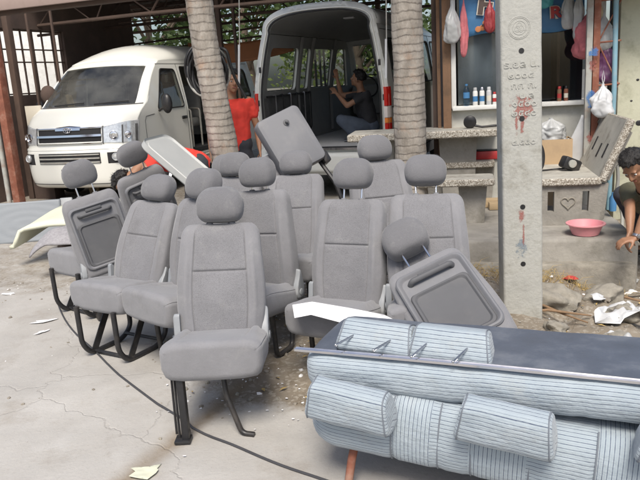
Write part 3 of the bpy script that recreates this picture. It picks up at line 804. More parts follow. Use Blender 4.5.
mb = MB(); slabpoly([s_(-.40, .50), s_(1.33, .52), s_(1.33, .78), s_(-.40, .78)], -.35, .03, .03)
struct(mb.build('kerb', 'rubc', sharp=50))

# ------------------------------------------------------------------ shop behind the bench
def shopM(a, b, z): p = shop(a, b); return Matrix.Translation((p.x, p.y, z)) @ Matrix.Rotation(SH, 4, 'Z')
WB = 2.55            # wall line behind the platform edge
p = shop(0, WB)
kw = thing('shop_wall', 'small shop front with a white framed window over a stained plaster wall', 'shop', (p.x, p.y, .2), SH)
x0, x1 = -.02, 1.36  # window span, local x
mb = MB(); mb.box((.78, .09, .49), (1.90, .14, .98)); mb.box((.78, .09, 2.72), (1.90, .14, 1.0)); mb.box((1.68, .09, 1.6), (.20, .14, 1.24)); mb.build('wall', 'wallp', kw)
mb = MB(); mb.box((.67, .01, 1.0), (1.50, .16, .045), bev=.006); mb.box((-.065, .0, 1.62), (.05, .10, 1.24), bev=.005); mb.box((1.40, .0, 1.62), (.05, .10, 1.24), bev=.005); mb.box((.67, .0, 2.215), (1.42, .10, .05), bev=.005)
fr = mb.build('window_frame', 'white', kw)
mb = MB(); mb.box((.30, .02, 1.62), (.65, .006, 1.16)); mb.box((1.01, .035, 1.62), (.74, .006, 1.16)); mb.build('pane', 'winglass', fr)
mb = MB(); mb.box((.64, .01, 1.61), (.035, .05, 1.18), bev=.004); mb.build('mullion', 'galv', fr)
mb = MB(); mb.box((.67, 1.2, 1.2), (1.5, .04, 2.4)); mb.box((-.12, .7, 1.2), (.05, 1.1, 2.4)); mb.box((1.74, .7, 1.2), (.05, 1.1, 2.4)); mb.box((.8, .66, 2.5), (2.0, 1.1, .06)); mb.box((.8, .66, .02), (1.8, 1.0, .04)); mb.build('back_room', 'shopin', kw)
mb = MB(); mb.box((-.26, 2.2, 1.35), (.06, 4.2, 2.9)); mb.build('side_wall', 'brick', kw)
mb = MB(); mb.box((-.135, -.02, 1.35), (.085, .09, 2.7), bev=.006); mb.box((-.22, .05, 1.35), (.035, .05, 2.7)); mb.build('door_post', 'wood', kw)
mb = MB(); mb.box((.22, -.10, 2.165), (1.10, .045, .055), bev=.005, rot=Euler((0, R(-1.5), 0))); mb.build('batten', 'wood2', kw)
mb = MB(); mb.box((.16, -.085, 2.30), (.50, .02, .20)); mb.build('fascia_board', 'wood2', kw)
mb = MB()
for k in range(9): mb.ball((.62+random.uniform(-.05, .05), -.003, .80+random.uniform(-.05, .05)), (random.uniform(.01, .035), .006, random.uniform(.01, .035)), 8)
mb.build('red_paint_splash', 'redplast', kw)
mb = MB(); mb.sheet(lambda u, v: V((u, .055+.006*math.sin(u*40), v)), lin(-.02, .60, 60), lin(1.03, 2.2, 3)); o = mb.build('curtain', 'wallp', kw); o.modifiers.new('s', 'SOLIDIFY').thickness = .004
# interior shelf and dim goods seen through the glass
mb = MB(); mb.box((.45, .9, 1.05), (.9, .4, .04)); mb.box((1.05, .7, 1.3), (.03, .5, 1.2)); mb.build('inside_shelf', 'wood', kw)
def text(body, size, mats, ext, parent, loc, rot, name, sx=1, bold=0):
    c = bpy.data.curves.new('t', 'FONT'); c.body = body; c.size = size; c.extrude = ext; c.align_x = 'CENTER'; c.align_y = 'CENTER'; c.offset = bold
    o = bpy.data.objects.new('t', c); C.objects.link(o)
    dg = bpy.context.evaluated_depsgraph_get(); me = bpy.data.meshes.new_from_object(o.evaluated_get(dg)); bpy.data.objects.remove(o)
    me.materials.clear(); me.materials.append(M[mats]); r = link(name, me, parent, loc, rot); r.scale = (sx, 1, 1); return r
KW = kw.matrix_basis
def shp(x, y, z): return (Matrix.Translation((p.x, p.y, .2)) @ Matrix.Rotation(SH, 4, 'Z')) @ V((x, y, z))
# banner behind the glass line
bn = thing('banner', 'blue vinyl banner with an outlined letter hung across the top of the shop window', 'banner', shp(.0, -.045, 1.70), SH)
mb = MB(); nx = lin(.0, 1.22, 40)
def bz(u): return .05*math.sin(u*5.2) + (.11 if .35 < u < .6 else 0)*0
mb.sheet(lambda u, v: V((u, .012*math.sin(u*9)+.006*math.sin(v*14), v*(.46) + (1-v)*(bz(u) + (.06 if u > .45 else 0)))), nx, lin(0, 1, 8))
o = mb.build('cloth', 'blue', bn); md = o.modifiers.new('sol', 'SOLIDIFY'); md.thickness = .003
X90 = (R(90), 0, 0)
text('F', .26, 'let1', .002, bn, (.255, -.022, .315), (R(90), R(8), 0), 'letter', 1.25, .008)
text('F', .26, 'let4', .001, bn, (.255, -.018, .315), (R(90), R(8), 0), 'letter_outline', 1.25, .016)
mb = MB()
for k in range(7): mb.ball((.19+.05*k*.6+random.uniform(-.02, .02), -.016, .12+random.uniform(-.04, .03)), (.032, .003, .03), 10)
mb.build('print_blot', 'let2', bn)
text('ea', .15, 'let1', .002, bn, (.30, -.022, .11), (R(90), R(12), 0), 'letter', 1.2, .004)
text('RC.', .15, 'let4', .001, bn, (1.03, -.022, .20), (R(90), R(-3), 0), 'letter_outline', 1.2, .014)
text('RC.', .15, 'let3', .002, bn, (1.03, -.026, .20), (R(90), R(-3), 0), 'letter', 1.2, .006)
b2 = thing('banner', 'small blue banner end with red letters high behind the rusty ladder post', 'banner', shp(1.52, -.06, 1.98), SH)
mb = MB(); mb.sheet(lambda u, v: V((u, .01*math.sin(u*11), v)), lin(0, .30, 12), lin(0, .26, 4)); o = mb.build('cloth', 'blue', b2); o.modifiers.new('sol', 'SOLIDIFY').thickness = .003
text('ou', .17, 'let4', .001, b2, (.15, -.022, .11), X90, 'letter_outline', 1.1, .014); text('ou', .17, 'let3', .002, b2, (.15, -.026, .11), X90, 'letter', 1.1, .006)

# things on the sill
def bottle(kind, x, lab, r=.024, h=.15, m='white', capm='white'):
    t = thing(kind, lab, 'bottle' if 'bottle' in kind else 'spray can', shp(x, -.04, 1.0225), 0)
    if kind == 'water_bottle':
        mb = MB(); mb.lathe([(.0, 0), (.030, .0), (.033, .01), (.033, .06), (.031, .065), (.033, .07), (.033, .15), (.026, .18), (.013, .20), (.012, .21)], 18); mb.build('bottle_body', 'petglass', t)
        mb = MB(); mb.lathe([(.0338, .08), (.0338, .14)], 18, caps=False); mb.build('label_band', 'blue', t)
        mb = MB(); mb.lathe([(.0, .209), (.0145, .209), (.0145, .226), (.0, .227)], 14); mb.build('bottle_cap', 'blue', t)
        return
    mb = MB(); mb.lathe([(0, 0), (r*.97, .0), (r, .006), (r, h*.74), (r*.86, h*.80), (r*.62, h*.825), (0, h*.83)], 18); mb.build('can_body', m, t)
    mb = MB(); mb.lathe([(0, h*.826), (r*.74, h*.826), (r*.74, h*.97), (r*.6, h), (0, h)], 16); mb.build('cap', capm, t)
    mb = MB(); mb.lathe([(r*1.012, h*.22), (r*1.012, h*.52)], 18, caps=False); mb.build('label_band', 'redplast' if capm == 'redplast' else ('blue' if m == 'white' else 'let4'), t)
bottle('water_bottle', .065, 'clear water bottle with a blue cap on the shop sill')
bottle('spray_can', .155, 'white spray can next to the water bottle on the sill', .026, .185, 'white', 'bagg')
bottle('spray_can', .225, 'white spray can in the middle of the sill row', .026, .185, 'white', 'steel')
bottle('spray_can', .295, 'white spray can left of the small one by the pole', .026, .185, 'bagw', 'bagw')
bottle('spray_can', .352, 'short white can with a red cap beside the utility pole', .02, .13, 'white', 'redplast')
bottle('small_bottle', .665, 'little brown bottle with red cap just right of the pole on the sill', .018, .15, 'wood2', 'redplast')
bottle('small_bottle', 1.0, 'dark brown bottle on the sill, left of a pair', .021, .15, 'wood', 'redplast')
bottle('small_bottle', 1.065, 'dark brown bottle on the sill, right of a pair', .021, .15, 'rust', 'black')
bottle('small_bottle', 1.30, 'white and blue squat bottle at the right end of the sill', .028, .11, 'white', 'blue')

# ------------------------------------------------------------------ hanging bags
def bag(name, lab, c, size, m, knot=.35, seed=0, strap=True, n=26, rows=22):
    """sagging plastic bag: gathered neck, pleats, fuller bottom"""
    mb = MB(); rings = []; w, d, h = size; n, rows = 44, 40
    for i in range(rows):
        q = i/(rows-1); z = (1-q)*h
        s = (.12 + .88*smst((q-.04)/(knot+.15))**.8)*math.sqrt(max(0, 1-max(0, (q-.78)/.22)**2.2)) if q < .999 else .03
        sx, sy = .05*w*noise.noise(V((q*3, seed, 0))), .05*d*noise.noise(V((q*3, seed, 4)))
        r = []
        for j in range(n):
            a = 2*PI*j/n; ca, sa = math.cos(a), math.sin(a)
            pl = 1 + .14*(1-q)**1.5*math.sin(a*9+seed) + .45*noise.noise(V((ca*1.1+seed*3, sa*1.1, q*2.4))) + .20*abs(noise.noise(V((ca*2.6+seed, sa*2.6, q*5)))) + .10*noise.noise(V((ca*6+seed, sa*6, q*13)))
            r.append(V((sx+ca*w/2*s*pl, sy+sa*d/2*s*pl, z + .05*h*noise.noise(V((ca*1.5, sa*1.5, q*3+seed)))*s)))
        rings.append(r)
    mb.loft(rings); t = thing(name, lab, 'bag', c)
    mb.build('bag_body', m, t, sharp=80)
    if strap: mb = MB(); mb.tube([(0, 0, h-.01), (.012, 0, h+.05), (0, 0, h+.12), (-.012, 0, h+.05), (0, 0, h-.01)], .004, 6); mb.build('bag_handle', m, t)
    return t
bag('plastic_bag', 'long grey plastic bag hanging from the timber batten left of the banner', shp(-.07, -.17, 1.66), (.17, .08, .42), 'bagg', .5, 1)
bag('plastic_bag', 'narrow pink and purple strip bag hanging before the left end of the banner', shp(.045, -.15, 1.52), (.07, .05, .58), 'bagpink', .2, 2)
bag('plastic_bag', 'dark red sack hanging against the right side of the pole', shp(.60, -.24, 1.62), (.27, .2, .52), 'bagr', .25, 3)
bag('plastic_bag', 'small teal bag hanging between the red sack and the blue banner', shp(.80, -.2, 1.93), (.18, .10, .22), 'bagt', .2, 4)
bag('plastic_bag', 'clear grey bag hanging right of the teal one', shp(1.05, -.2, 1.72), (.13, .08, .42), 'bagg', .4, 5)
bag('net_bag', 'round pink net bag hanging left of the rusty ladder post', shp(1.24, -.2, 1.42), (.27, .24, .46), 'bagpink', .15, 6)
bag('cloth_bag', 'beige cloth bundle hanging above the pink net bag', shp(1.30, -.17, 1.74), (.14, .1, .28), 'bagbei', .3, 7, False)

# ------------------------------------------------------------------ rusty ladder post, pipe, column
bag('plastic_bag', 'crumpled white bag hanging between the pole and the red sack', shp(.50, -.30, 1.98), (.15, .12, .30), 'bagw', .3, 13)
bag('plastic_bag', 'thin clear bag hanging left of the pink net bag over the banner', shp(1.14, -.22, 1.60), (.10, .08, .50), 'bagg', .3, 14)
bag('plastic_bag', 'small dark red bag hanging over the middle of the blue banner', shp(.30, -.17, 1.74), (.10, .07, .32), 'bagr', .3, 15)
p2 = PY(592, 60, 6.75)
lp = thing('lattice_post', 'rusty red steel ladder post with diagonal bars right of the shop window', 'steel post', (p2.x, p2.y, .15), SH)
mb = MB(); mb.box((-.03, 0, 1.3), (.055, .06, 2.6), bev=.004); mb.build('flat_post', 'galv', lp)
mb = MB(); mb.box((.035, 0, 1.3), (.06, .05, 2.6), bev=.004); mb.build('square_post', 'rust', lp)
for z in (.85, 1.22, 1.62, 2.0): mb = MB(); mb.tube([(.05, 0, z), (.26, .02, z+.01)], .009, 8); mb.build('rung', 'rust', lp)
for a, b in ((.85, 1.22), (1.62, 1.22), (1.62, 2.0)): mb = MB(); mb.tube([(.05, 0.015, a), (.25, .03, b)], .007, 8); mb.build('brace', 'rust', lp)
LPW = [(z, m_) for z, m_ in ((1.50, 'bluepaint2'), (1.10, 'bluepaint2'), (1.42, 'redp'), (.72, 'redp'))]
p2 = PY(614, 60, 6.72)
tag(MB().tube([(0, 0, 0), (.012, 0, 1.2), (-.01, 0, 2.6)], .024, 14).build('blue_pipe', 'bluep', None, (p2.x, p2.y, .15)), 'pale blue upright pipe between ladder post and mossy column', 'pipe')
p2 = PY(617, 60, 7.0)
ct = thing('concrete_column', 'wide pale mossy concrete column at the right edge', 'column', (p2.x+.24, p2.y+.05, .0), SH)
mb = MB(); mb.box((0, 0, 1.5), (.46, .42, 3.0), bev=.012); mb.build('shaft', 'colp', ct)
mb = MB()
for x, z, r in ((-.02, .98, .035), (.06, 1.32, .02), (-.05, 1.40, .015), (.10, 1.15, .018), (-.10, 1.2, .012)):
    mb.ball((x, -.211, z), (r, .004, r*.8), 10)
mb.build('black_stain', 'black', ct)
bag('plastic_bag', 'white plastic bag hanging low between ladder post and blue pipe', tuple(PY(602, 118, 6.6)), (.18, .12, .32), 'bagw', .3, 8)
bag('plastic_bag', 'purple bag hanging behind the rungs of the ladder post', tuple(PY(606, 84, 6.85)), (.18, .12, .40), 'bagpur', .3, 9)
bag('plastic_bag', 'dark grey bag hanging highest behind the ladder post rungs', tuple(PY(603, 52, 6.85)), (.17, .1, .36), 'bagg', .3, 10)
# tarpaulin awning over the shop front
aw = MB(); aw.sheet(lambda u, v: V((u, v*-.55, -.06*v**2 - .05*math.sin(u*3.1)**2*v + .03*noise.noise(V((u*3, v*3, 0))) - .05*u)), lin(0, 1.5, 24), lin(-.2, 1, 14))
o = aw.build('awning', 'tarp', None, tuple(shp(.60, -.18, 2.16)), (0, 0, SH)); o.modifiers.new('s', 'SOLIDIFY').thickness = .006; tag(o, 'grey tarpaulin awning sagging over the right of the shop window', 'awning')

# ------------------------------------------------------------------ utility pole
pp = V((1.335, 4.42, -.08))
up = thing('utility_pole', 'pale square concrete utility pole with stamped letters and red and blue paint', 'utility pole', pp, R(-6), None, (0, R(-.9), R(-6)))
mb = MB(); rg = []
for z in lin(0, 5.6, 60):
    wv = .127 - .0015*z; dv = .105
    r = []
    for x, y in rrect(2*wv, 2*dv, .018, 3):
        q = V((x, y, z)); e = .0025*noise.noise(V((x*9, y*9, z*7)))
        if y < 0 and abs(x) < wv*.8: e -= 0
        r.append(q + V((x, y, 0)).normalized()*e)
    rg.append(r)
mb.loft(rg); mb.build('shaft', 'polec', up, sharp=45)
for z in (.42, .80, 1.36, 1.77): mb = MB(); mb.lathe([(0, 0), (.016, 0), (.0165, .002)], 16, 0, Matrix.Translation((-.0, -.1052, z)) @ Matrix.Rotation(PI/2, 4, 'X')); mb.build('bolt_hole', 'rubber', up)
mb = MB()
for r_ in (.066, .058, .040): mb.tube([(r_*math.cos(a), -.1055, 1.905+r_*math.sin(a)) for a in lin(0, 2*PI, 49)[:-1]], .0022, 5, closed=True)
for k in range(24): a = 2*PI*k/24; mb.tube([(.059*math.cos(a), -.1055, 1.905+.059*math.sin(a)), (.065*math.cos(a), -.1055, 1.905+.065*math.sin(a))], .002, 4)
for k in range(3): a = PI/2+2*PI*k/3; mb.tube([(.012*math.cos(a)+.016*math.cos(b), -.1055, 1.905+.012*math.sin(a)+.018*math.sin(b)) for b in lin(0, 2*PI, 17)[:-1]], .0018, 5, closed=True)
mb.tube([(-.034, -.1055, 1.89), (.034, -.1055, 1.89)], .002, 4)
mb.build('embossed_crest', 'polec', up, (-.012, 0, 0))
for z, s_, tx, x in ((1.69, .058, 'ธ.ยล น.', .0), (1.625, .056, '๒๐๐๔', -.005), (1.562, .055, 'กก ก.', .012), (1.50, .05, 'น ล', .03), (1.452, .056, '๑๕๐๐', .015), (1.395, .056, '๒๕๔๐', .012), (1.215, .05, '๔.๕๕๐', .01)):
    text(tx, s_, 'polec', .0035, up, (x, -.1055, z), X90, 'embossed_line', 1.25, .0008)
def paintm(name, c, thr=.0, sc=26):
    """flaked paint: uv runs -1..1 over the mark, noise eats its outline"""
    m, t, b = nt(name); uv = t.nodes.new('ShaderNodeUVMap').outputs[0]; co = coord(t)
    ln = N(t, 'ShaderNodeVectorMath'); ln.operation = 'LENGTH'; t.links.new(uv, ln.inputs[0])
    e = mathn(t, 'ADD', mathn(t, 'SUBTRACT', 1.0, ln.outputs['Value']), mathn(t, 'MULTIPLY', mathn(t, 'SUBTRACT', noi(t, co, sc, 9, .75), .5), 3.2))
    f = mathn(t, 'MULTIPLY', ramp(t, e, .30+thr, .55+thr), ramp(t, noi(t, co, 160, 5, .7), .30, .52))
    b.inputs['Base Color'].default_value = (*c, 1); b.inputs['Roughness'].default_value = .8
    tr = N(t, 'ShaderNodeBsdfTransparent'); mx = N(t, 'ShaderNodeMixShader'); t.links.new(mathn(t, 'MULTIPLY', f, .72), mx.inputs[0]); t.links.new(tr.outputs[0], mx.inputs[1]); t.links.new(b.outputs[0], mx.inputs[2])
    t.links.new(mx.outputs[0], t.nodes['Material Output'].inputs[0]); return m
M['redp'] = paintm('worn red paint', (.36, .12, .10), .10); M['bluepaint'] = paintm('worn blue paint', (.22, .28, .33), .15)
def mark(nm, m, par, x, y, z, w, h):
    mb = MB(); mb.sheet(lambda u, v: V((x+u*w/2, y, z+v*h/2)), [-1, 0, 1], [-1, 0, 1], uv=[(u, v) for v in (-1, 0, 1) for u in (-1, 0, 1)]); return mb.build(nm, m, par, norm=False)
mark('red_paint_splash', 'redp', up, .005, -.1062, 1.43, .19, .22)
for x, z, h in ((-.035, 1.33, .20), (.0, 1.32, .16)): mark('red_paint_run', 'redp', up, x, -.1066, z, .035, h)
mark('red_paint_drip', 'redp', up, -.005, -.1062, .735, .06, .15); mark('red_paint_drip', 'redp', up, .004, -.1066, .62, .022, .30)
mark('blue_paint_smear', 'bluepaint', up, -.005, -.1062, .53, .11, .22)
M['bluepaint2'] = paintm('bright blue paint', (.05, .20, .50), -.3, 16)
for z, m_ in LPW: mark('paint_patch', m_, lp, .0, -.0335, z, .10, .17)
random.seed(11)

# ------------------------------------------------------------------ terrazzo benches and table
def terr_slab(mb, c, d, T=None, r=.03):
    rg = []
    for ins, z in ((.012, -d[2]/2), (0, -d[2]/2+.012), (0, d[2]/2-.012), (.01, d[2]/2)):
        rg.append([V((x+c[0], y+c[1], z+c[2])) for x, y in rrect(d[0]-2*ins, d[1]-2*ins, r)])
    n = len(rg[0]); mb.loft(rg, T=T, mif=None); k = len(mb.m)
    for i in range(k): pass
    mb.m[-1] = 1
# right bench, end on: faces left
pb = PY(568, 228, 5.84)
rb = thing('terrazzo_bench', 'terrazzo bench seen end on, backrest at right, heart cut in its end panel', 'bench', (pb.x+.02, pb.y, .215), SH)
mb = MB(); terr_slab(mb, (-.02, .60, .385), (.54, 1.22, .065)); mb.build('seat', ['terr_edge', 'terr'], rb)
mb = MB(); T = Matrix.Translation((.26, .60, .40)) @ Matrix.Rotation(R(23), 4, 'Y'); terr_slab(mb, (0, 0, .26), (.065, 1.22, .56), T); mb.m = [0]*len(mb.m)
k0 = len(mb.v); mb.build('backrest', ['terr_edge'], rb)
mb = MB(); mb.box((-.0335, .0, .26), (.003, 1.16, .52)); o = mb.build('backrest_face', 'terr', rb, (.26, .60, .40), (0, R(23), 0))
for y, z in ((-.35, .22), (-.12, .20), (.15, .24), (.4, .22)): mb = MB(); mb.box((-.036, y, z), (.004, .05, .13), bev=.001); mb.build('slot', 'dark', rb, (.26, .60, .40), (0, R(23), 0))
def cdt(outer, holes, step=None, fn=None):
    vs = []; ed = []
    for L in [outer] + holes:
        k = len(vs); n = len(L); vs += [V(q) for q in L]; ed += [(k+i, k+(i+1) % n) for i in range(n)]
    def inside(q, L):
        c = False; n = len(L)
        for i in range(n):
            a, b = L[i], L[(i+1) % n]
            if (a[1] > q[1]) != (b[1] > q[1]) and q[0] < (b[0]-a[0])*(q[1]-a[1])/(b[1]-a[1])+a[0]: c = not c
        return c
    if step:
        xs = [q[0] for q in outer]; ys = [q[1] for q in outer]; x = min(xs)+step*.5
        while x < max(xs):
            y = min(ys)+step*.5
            while y < max(ys):
                if inside((x, y), outer) and not any(inside((x, y), h) for h in holes): vs.append(V((x, y)))
                y += step
            x += step
    r = delaunay_2d_cdt(vs, ed, [], 0, 1e-6)
    fs = []
    for f in r[2]:
        c = sum((r[0][i] for i in f), V((0, 0)))/len(f)
        if inside(c, outer) and not any(inside(c, h) for h in holes): fs.append(list(f))
    return r[0], fs
def plate(mb, outer, holes, th, T, mi=0):
    vs, fs = cdt(outer, holes); m = len(vs)
    A = [V((q.x, q.y, 0)) for q in vs]; B = [V((q.x, q.y, th)) for q in vs]; e = {}
    for f in fs:
        for a, b in zip(f, f[1:]+f[:1]): e[(a, b)] = 1
    F = [f[::-1] for f in fs] + [[i+m for i in f] for f in fs] + [[a, b, b+m, a+m] for (a, b) in e if (b, a) not in e]
    mb.add(A+B, F, mi, T)
heart = [(.085*.055*16*math.sin(t)**3*.62, .0042*(13*math.cos(t)-5*math.cos(2*t)-2*math.cos(3*t)-math.cos(4*t))*.85) for t in lin(0, 2*PI, 33)[:-1]]
TX = Matrix.Rotation(PI/2, 4, 'X')
for yy in (.10, 1.08):
    mb = MB(); out = [(-.26, 0), (.24, 0), (.30, .05), (.33, .36), (-.28, .36), (-.25, .2)]
    holes = [[(-.17, .12), (-.115, .12), (-.115, .30), (-.17, .30)], [(.115, .12), (.17, .12), (.175, .30), (.12, .30)]]
    plate(mb, out, holes, .07, Matrix.Translation((-.02, yy, 0)) @ TX)
    e = mb.build('end_panel', 'conc', rb)
    if yy < .5:
        mb = MB(); mb.tube([(x*1.25, 0, z) for x, z in heart], .008, 6, closed=True); mb.build('heart_relief', 'rubc', e, (-.02, .028, .20))
mb = MB(); T = Matrix.Translation((.27, .10, .40)) @ Matrix.Rotation(R(23), 4, 'Y'); mb.box((.03, 0, .22), (.05, .06, .44)); mb.build('back_support', 'conc', rb, (.27, .10, .40), (0, R(23), 0))
# table
pt = PY(452, 140, 7.05)
tb = thing('terrazzo_table', 'long terrazzo table with a pebbled edge behind the seats', 'table', (pt.x, pt.y+.3, .215), SH)
mb = MB(); terr_slab(mb, (-.25, .0, .745), (1.55, .62, .075)); mb.build('tabletop', ['terr_edge', 'terr'], tb)
for x in (-.75, .12):
    mb = MB(); plate(mb, [(-.16, 0), (.16, 0), (.20, .70), (-.20, .70)], [], .10, Matrix.Translation((x, .05, .0)) @ TX); mb.build('leg', 'conc', tb)
pt = PY(440, 183, 6.15)
for nm, lab, dx, dy, w_ in (('terrazzo_stool_bench', 'low terrazzo bench with a greenish top in front of the long table', 0, .15, 1.15), ('terrazzo_stool_bench', 'low terrazzo bench behind the long table against the shop wall', .50, 1.28, .75)):
    b_ = thing(nm, lab, 'bench', (pt.x-.06+dx, pt.y+dy, .215), SH)
    mb = MB(); terr_slab(mb, (0, 0, .395), (w_, .36, .065), None, .05); mb.build('seat', ['terr_edge', 'terrg'], b_) if False else mb.build('seat', ['terr_edge', 'terr'], b_)
    for x in (-.33, .33): mb = MB(); plate(mb, [(-.10, 0), (.10, 0), (.13, .363), (-.13, .363)], [], .08, Matrix.Translation((x*w_, .04, 0)) @ TX); mb.build('leg', 'conc', b_)

# things on and round the table
q = PY(470, 131, 7.2)
dk = thing('polisher', 'black round headed hand tool lying on the long terrazzo table', 'tool', (q.x, q.y, .215+.7835), SH)
mb = MB(); mb.lathe([(0, -.025), (.05, -.025), (.066, -.015), (.066, .015), (.045, .03), (.02, .034), (0, .034)], 20, 0, Matrix.Translation((0, 0, .066)) @ Matrix.Rotation(PI/2+.2, 4, 'X')); mb.build('head', 'black', dk)
mb = MB(); mb.tube([(.04, 0, .03), (.12, .0, .012), (.27, .02, .018)], [.014, .011, .013], 10); mb.build('handle', 'black', dk)
q = PY(432, 160, 6.9)
tag(MB().lathe([(0, -.03), (.06, -.03), (.075, -.01), (.075, .02), (.03, .03), (0, .03)], 20, 0, Matrix.Rotation(PI/2, 4, 'X')).build('black_drum', 'black', None, (q.x, 6.75, q.z)), 'black round drum fixed under the terrazzo table', 'drum')
q = PY(484, 156, 7.6)
rx = thing('toolbox', 'small red toolbox on the bench behind the long table', 'toolbox', (q.x, pt.y+1.28+.0, .215+.4275), SH)
mb = MB(); mb.box((0, 0, .045), (.26, .15, .09), bev=.01); mb.build('box', 'redplast', rx); mb = MB(); mb.box((0, 0, .10), (.265, .155, .018), bev=.006); mb.build('lid', 'black', rx)
mb = MB(); mb.tube(fillet([(-.06, 0, .105), (-.06, 0, .135), (.06, 0, .135), (.06, 0, .105)], .02), .006, 8); mb.build('handle', 'black', rx)
q = shop(.45, 2.1)
tag(MB().box((0, 0, .04), (.6, .12, .08), bev=.004).box((.05, -.15, .035), (.5, .10, .07), bev=.004).build('timber_offcut', 'wood2', None, (q.x, q.y, .217), (0, 0, SH+.1)), 'pale timber offcuts on the floor below the red toolbox', 'timber')

# things behind the right bench
q = PY(552, 163, 6.9)
cb = thing('cardboard_box', 'open brown cardboard box behind the heart bench', 'box', (q.x, q.y, .216), SH)
def openbox(w, d, h):
    mb = MB(); th = .006
    for x in (-1, 1): mb.box((x*(w/2), 0, h/2), (th, d, h))
    for y in (-1, 1): mb.box((0, y*(d/2), h/2), (w-.007, th, h))
    mb.box((0, 0, .004), (w-.01, d-.01, th)); return mb
openbox(.34, .28, .66).build('box', 'card', cb)
mb = MB(); mb.box((0, -.145-.004, .56), (.33, .004, .17)); mb.build('flap', 'card', cb, rot=(R(-2), 0, 0))
bag('plastic_bag', 'grey plastic bag stuffed in the open cardboard box', (q.x-.02, q.y, .78), (.27, .22, .30), 'bagg', .12, 12, False)
for k, (dx, dz) in enumerate(((.09, .87), (.125, .84), (.15, .86))):
    tag(MB().tube([(0, 0, 0), (.01, 0, dz-.22)], .012, 10).build('plastic_tube', 'bagw', None, (q.x+dx, q.y-.06+.03*k, .226)), ['thin white tube in the cardboard box, tallest one', 'thin white tube in the cardboard box, the shortest, between two others', 'thin white tube in the cardboard box, the one nearest the plastic sheets'][k], 'tube')
q2 = PY(578, 150, 6.85)
for k, (dx, rr, lab) in enumerate(((-.04, 14, 'clear plastic sheet leaning behind the heart bench, nearer the box'), (.05, 20, 'clear plastic sheet leaning behind the heart bench, nearer the backrest'))):
    mb = MB(); mb.sheet(lambda u, v: V((u+.02*math.sin(v*9), .03*math.sin(u*12+v*5+k), v)), lin(-.08, .08, 10), lin(0, .88, 24)); o = mb.build('plastic_sheet', 'bagw', None, (q2.x-.1+dx, q2.y+.03*k, .23), (0, R(rr), SH)); o.modifiers.new('s', 'SOLIDIFY').thickness = .002
    tag(o, lab, 'plastic sheet')
q = PY(570, 168, 6.3)
bk = thing('power_tool', 'black boxy tool lying on the heart bench seat', 'tool', (q.x, q.y, .215+.418), SH+.3)
mb = MB(); mb.box((0, 0, .06), (.17, .12, .11), bev=.02, rot=Euler((0, R(24), 0))); mb.build('housing', 'black', bk)
mb = MB(); mb.lathe([(.0, 0), (.036, 0), (.036, .02), (.022, .022)], 16, 0, Matrix.Translation((-.01, -.06, .07)) @ Matrix.Rotation(PI/2, 4, 'X')); mb.build('dial', 'galv', bk)
MB().tube(fillet([(-.04, .02, .02), (-.12, .08, .010), (-.26, .05, .010), (-.38, .10, .008)], .06), .007, 8).build('power_cord', 'rubber', bk)
hb = MB(); q = PY(536, 150, 6.3)
for k in range(5): hb.tube([(.055*math.cos(a)+.01*k, .02*math.sin(a)+.012*k, .0+.13*math.sin(a)) for a in lin(0, 2*PI, 33)[:-1]], .006, 6, closed=True)
o = hb.build('hose_coil', 'rubber', None, (q.x, q.y, .77)); tag(o, 'black hose coil at the back left of the heart bench beside the pole', 'hose')
q = PY(618, 190, 6.2)
tag(MB().tube(fillet([(-.02, 0, .25), (.0, 0, .1), (-.02, 0, -.05), (.05, 0, -.2), (.03, -.05, -.36)], .1), .016, 10).build('garden_hose', 'galv', None, tuple(q)), 'grey hose hanging down behind the right bench by the crouching man', 'hose')
q = PY(613, 200, 6.1)
tag(MB().lathe([(0, 0), (.03, 0), (.032, .01), (.032, .12), (.015, .15), (.013, .17), (0, .17)], 16).build('blue_bottle', 'blue', None, tuple(q - V((0, 0, .1)))), 'small bright blue bottle standing behind the right bench', 'bottle')
# pink basin
q = PY(585.5, 228, 5.50)
bs = thing('basin', 'pink plastic basin on the platform edge in front of the heart bench', 'basin', (q.x, 5.50, .217))
prof = [(0, 0), (.095, 0), (.105, .004), (.122, .045), (.138, .088), (.152, .092), (.156, .088), (.156, .096), (.150, .099), (.136, .097), (.118, .05), (.10, .010), (0, .008)]
MB().lathe(prof, 40).build('bowl', 'pink', bs)
# ------------------------------------------------------------------ vans
VL = 4.95
def hw(z):
    if z < .45: return .915 + .025*smst((z-.2)/.25)
    if z < 1.2: return .94
    return .94 - .165*((z-1.2)/.85)**1.35
PROF = [(.14, .22), (.07, .25), (.03, .32), (.012, .45), (.0, .60), (.0, .74), (.03, .80), (.05, .84), (.06, .95), (.09, 1.09), (.14, 1.18), (.24, 1.27), (.40, 1.355), (.48, 1.40), (.64, 1.55), (.82, 1.72), (1.0, 1.86), (1.10, 1.93), (1.22, 1.985)]
def prof(s):
    s = max(0, min(len(PROF)-1.001, s)); i = int(s); f = s-i
    def cr(k):
        p = [PROF[max(0, min(len(PROF)-1, i+d))][k] for d in (-1, 0, 1, 2)]
        return .5*(2*p[1] + (p[2]-p[0])*f + (2*p[0]-5*p[1]+4*p[2]-p[3])*f*f + (3*p[1]-p[0]-3*p[2]+p[3])*f**3)
    return cr(0), cr(1)
def front(u, s, off=0):
    y, z = prof(s); k = smst((z-1.2)/.7)
    bow = .09*u*u + (.24-.10*k)*abs(u)**7
    h = hw(z)*(1-.012*abs(u)**8*0)
    x = h*u
    n = V((u*.25 + .75*u**7, -1, 0)).normalized()
    if s > 9: n = (n + V((0, 0, .9*smst((s-9)/4)))).normalized()
    z += .045*(1-u*u)*smst((s-13.5)/4.5)
    return V((x, y+bow, z)) + n*off
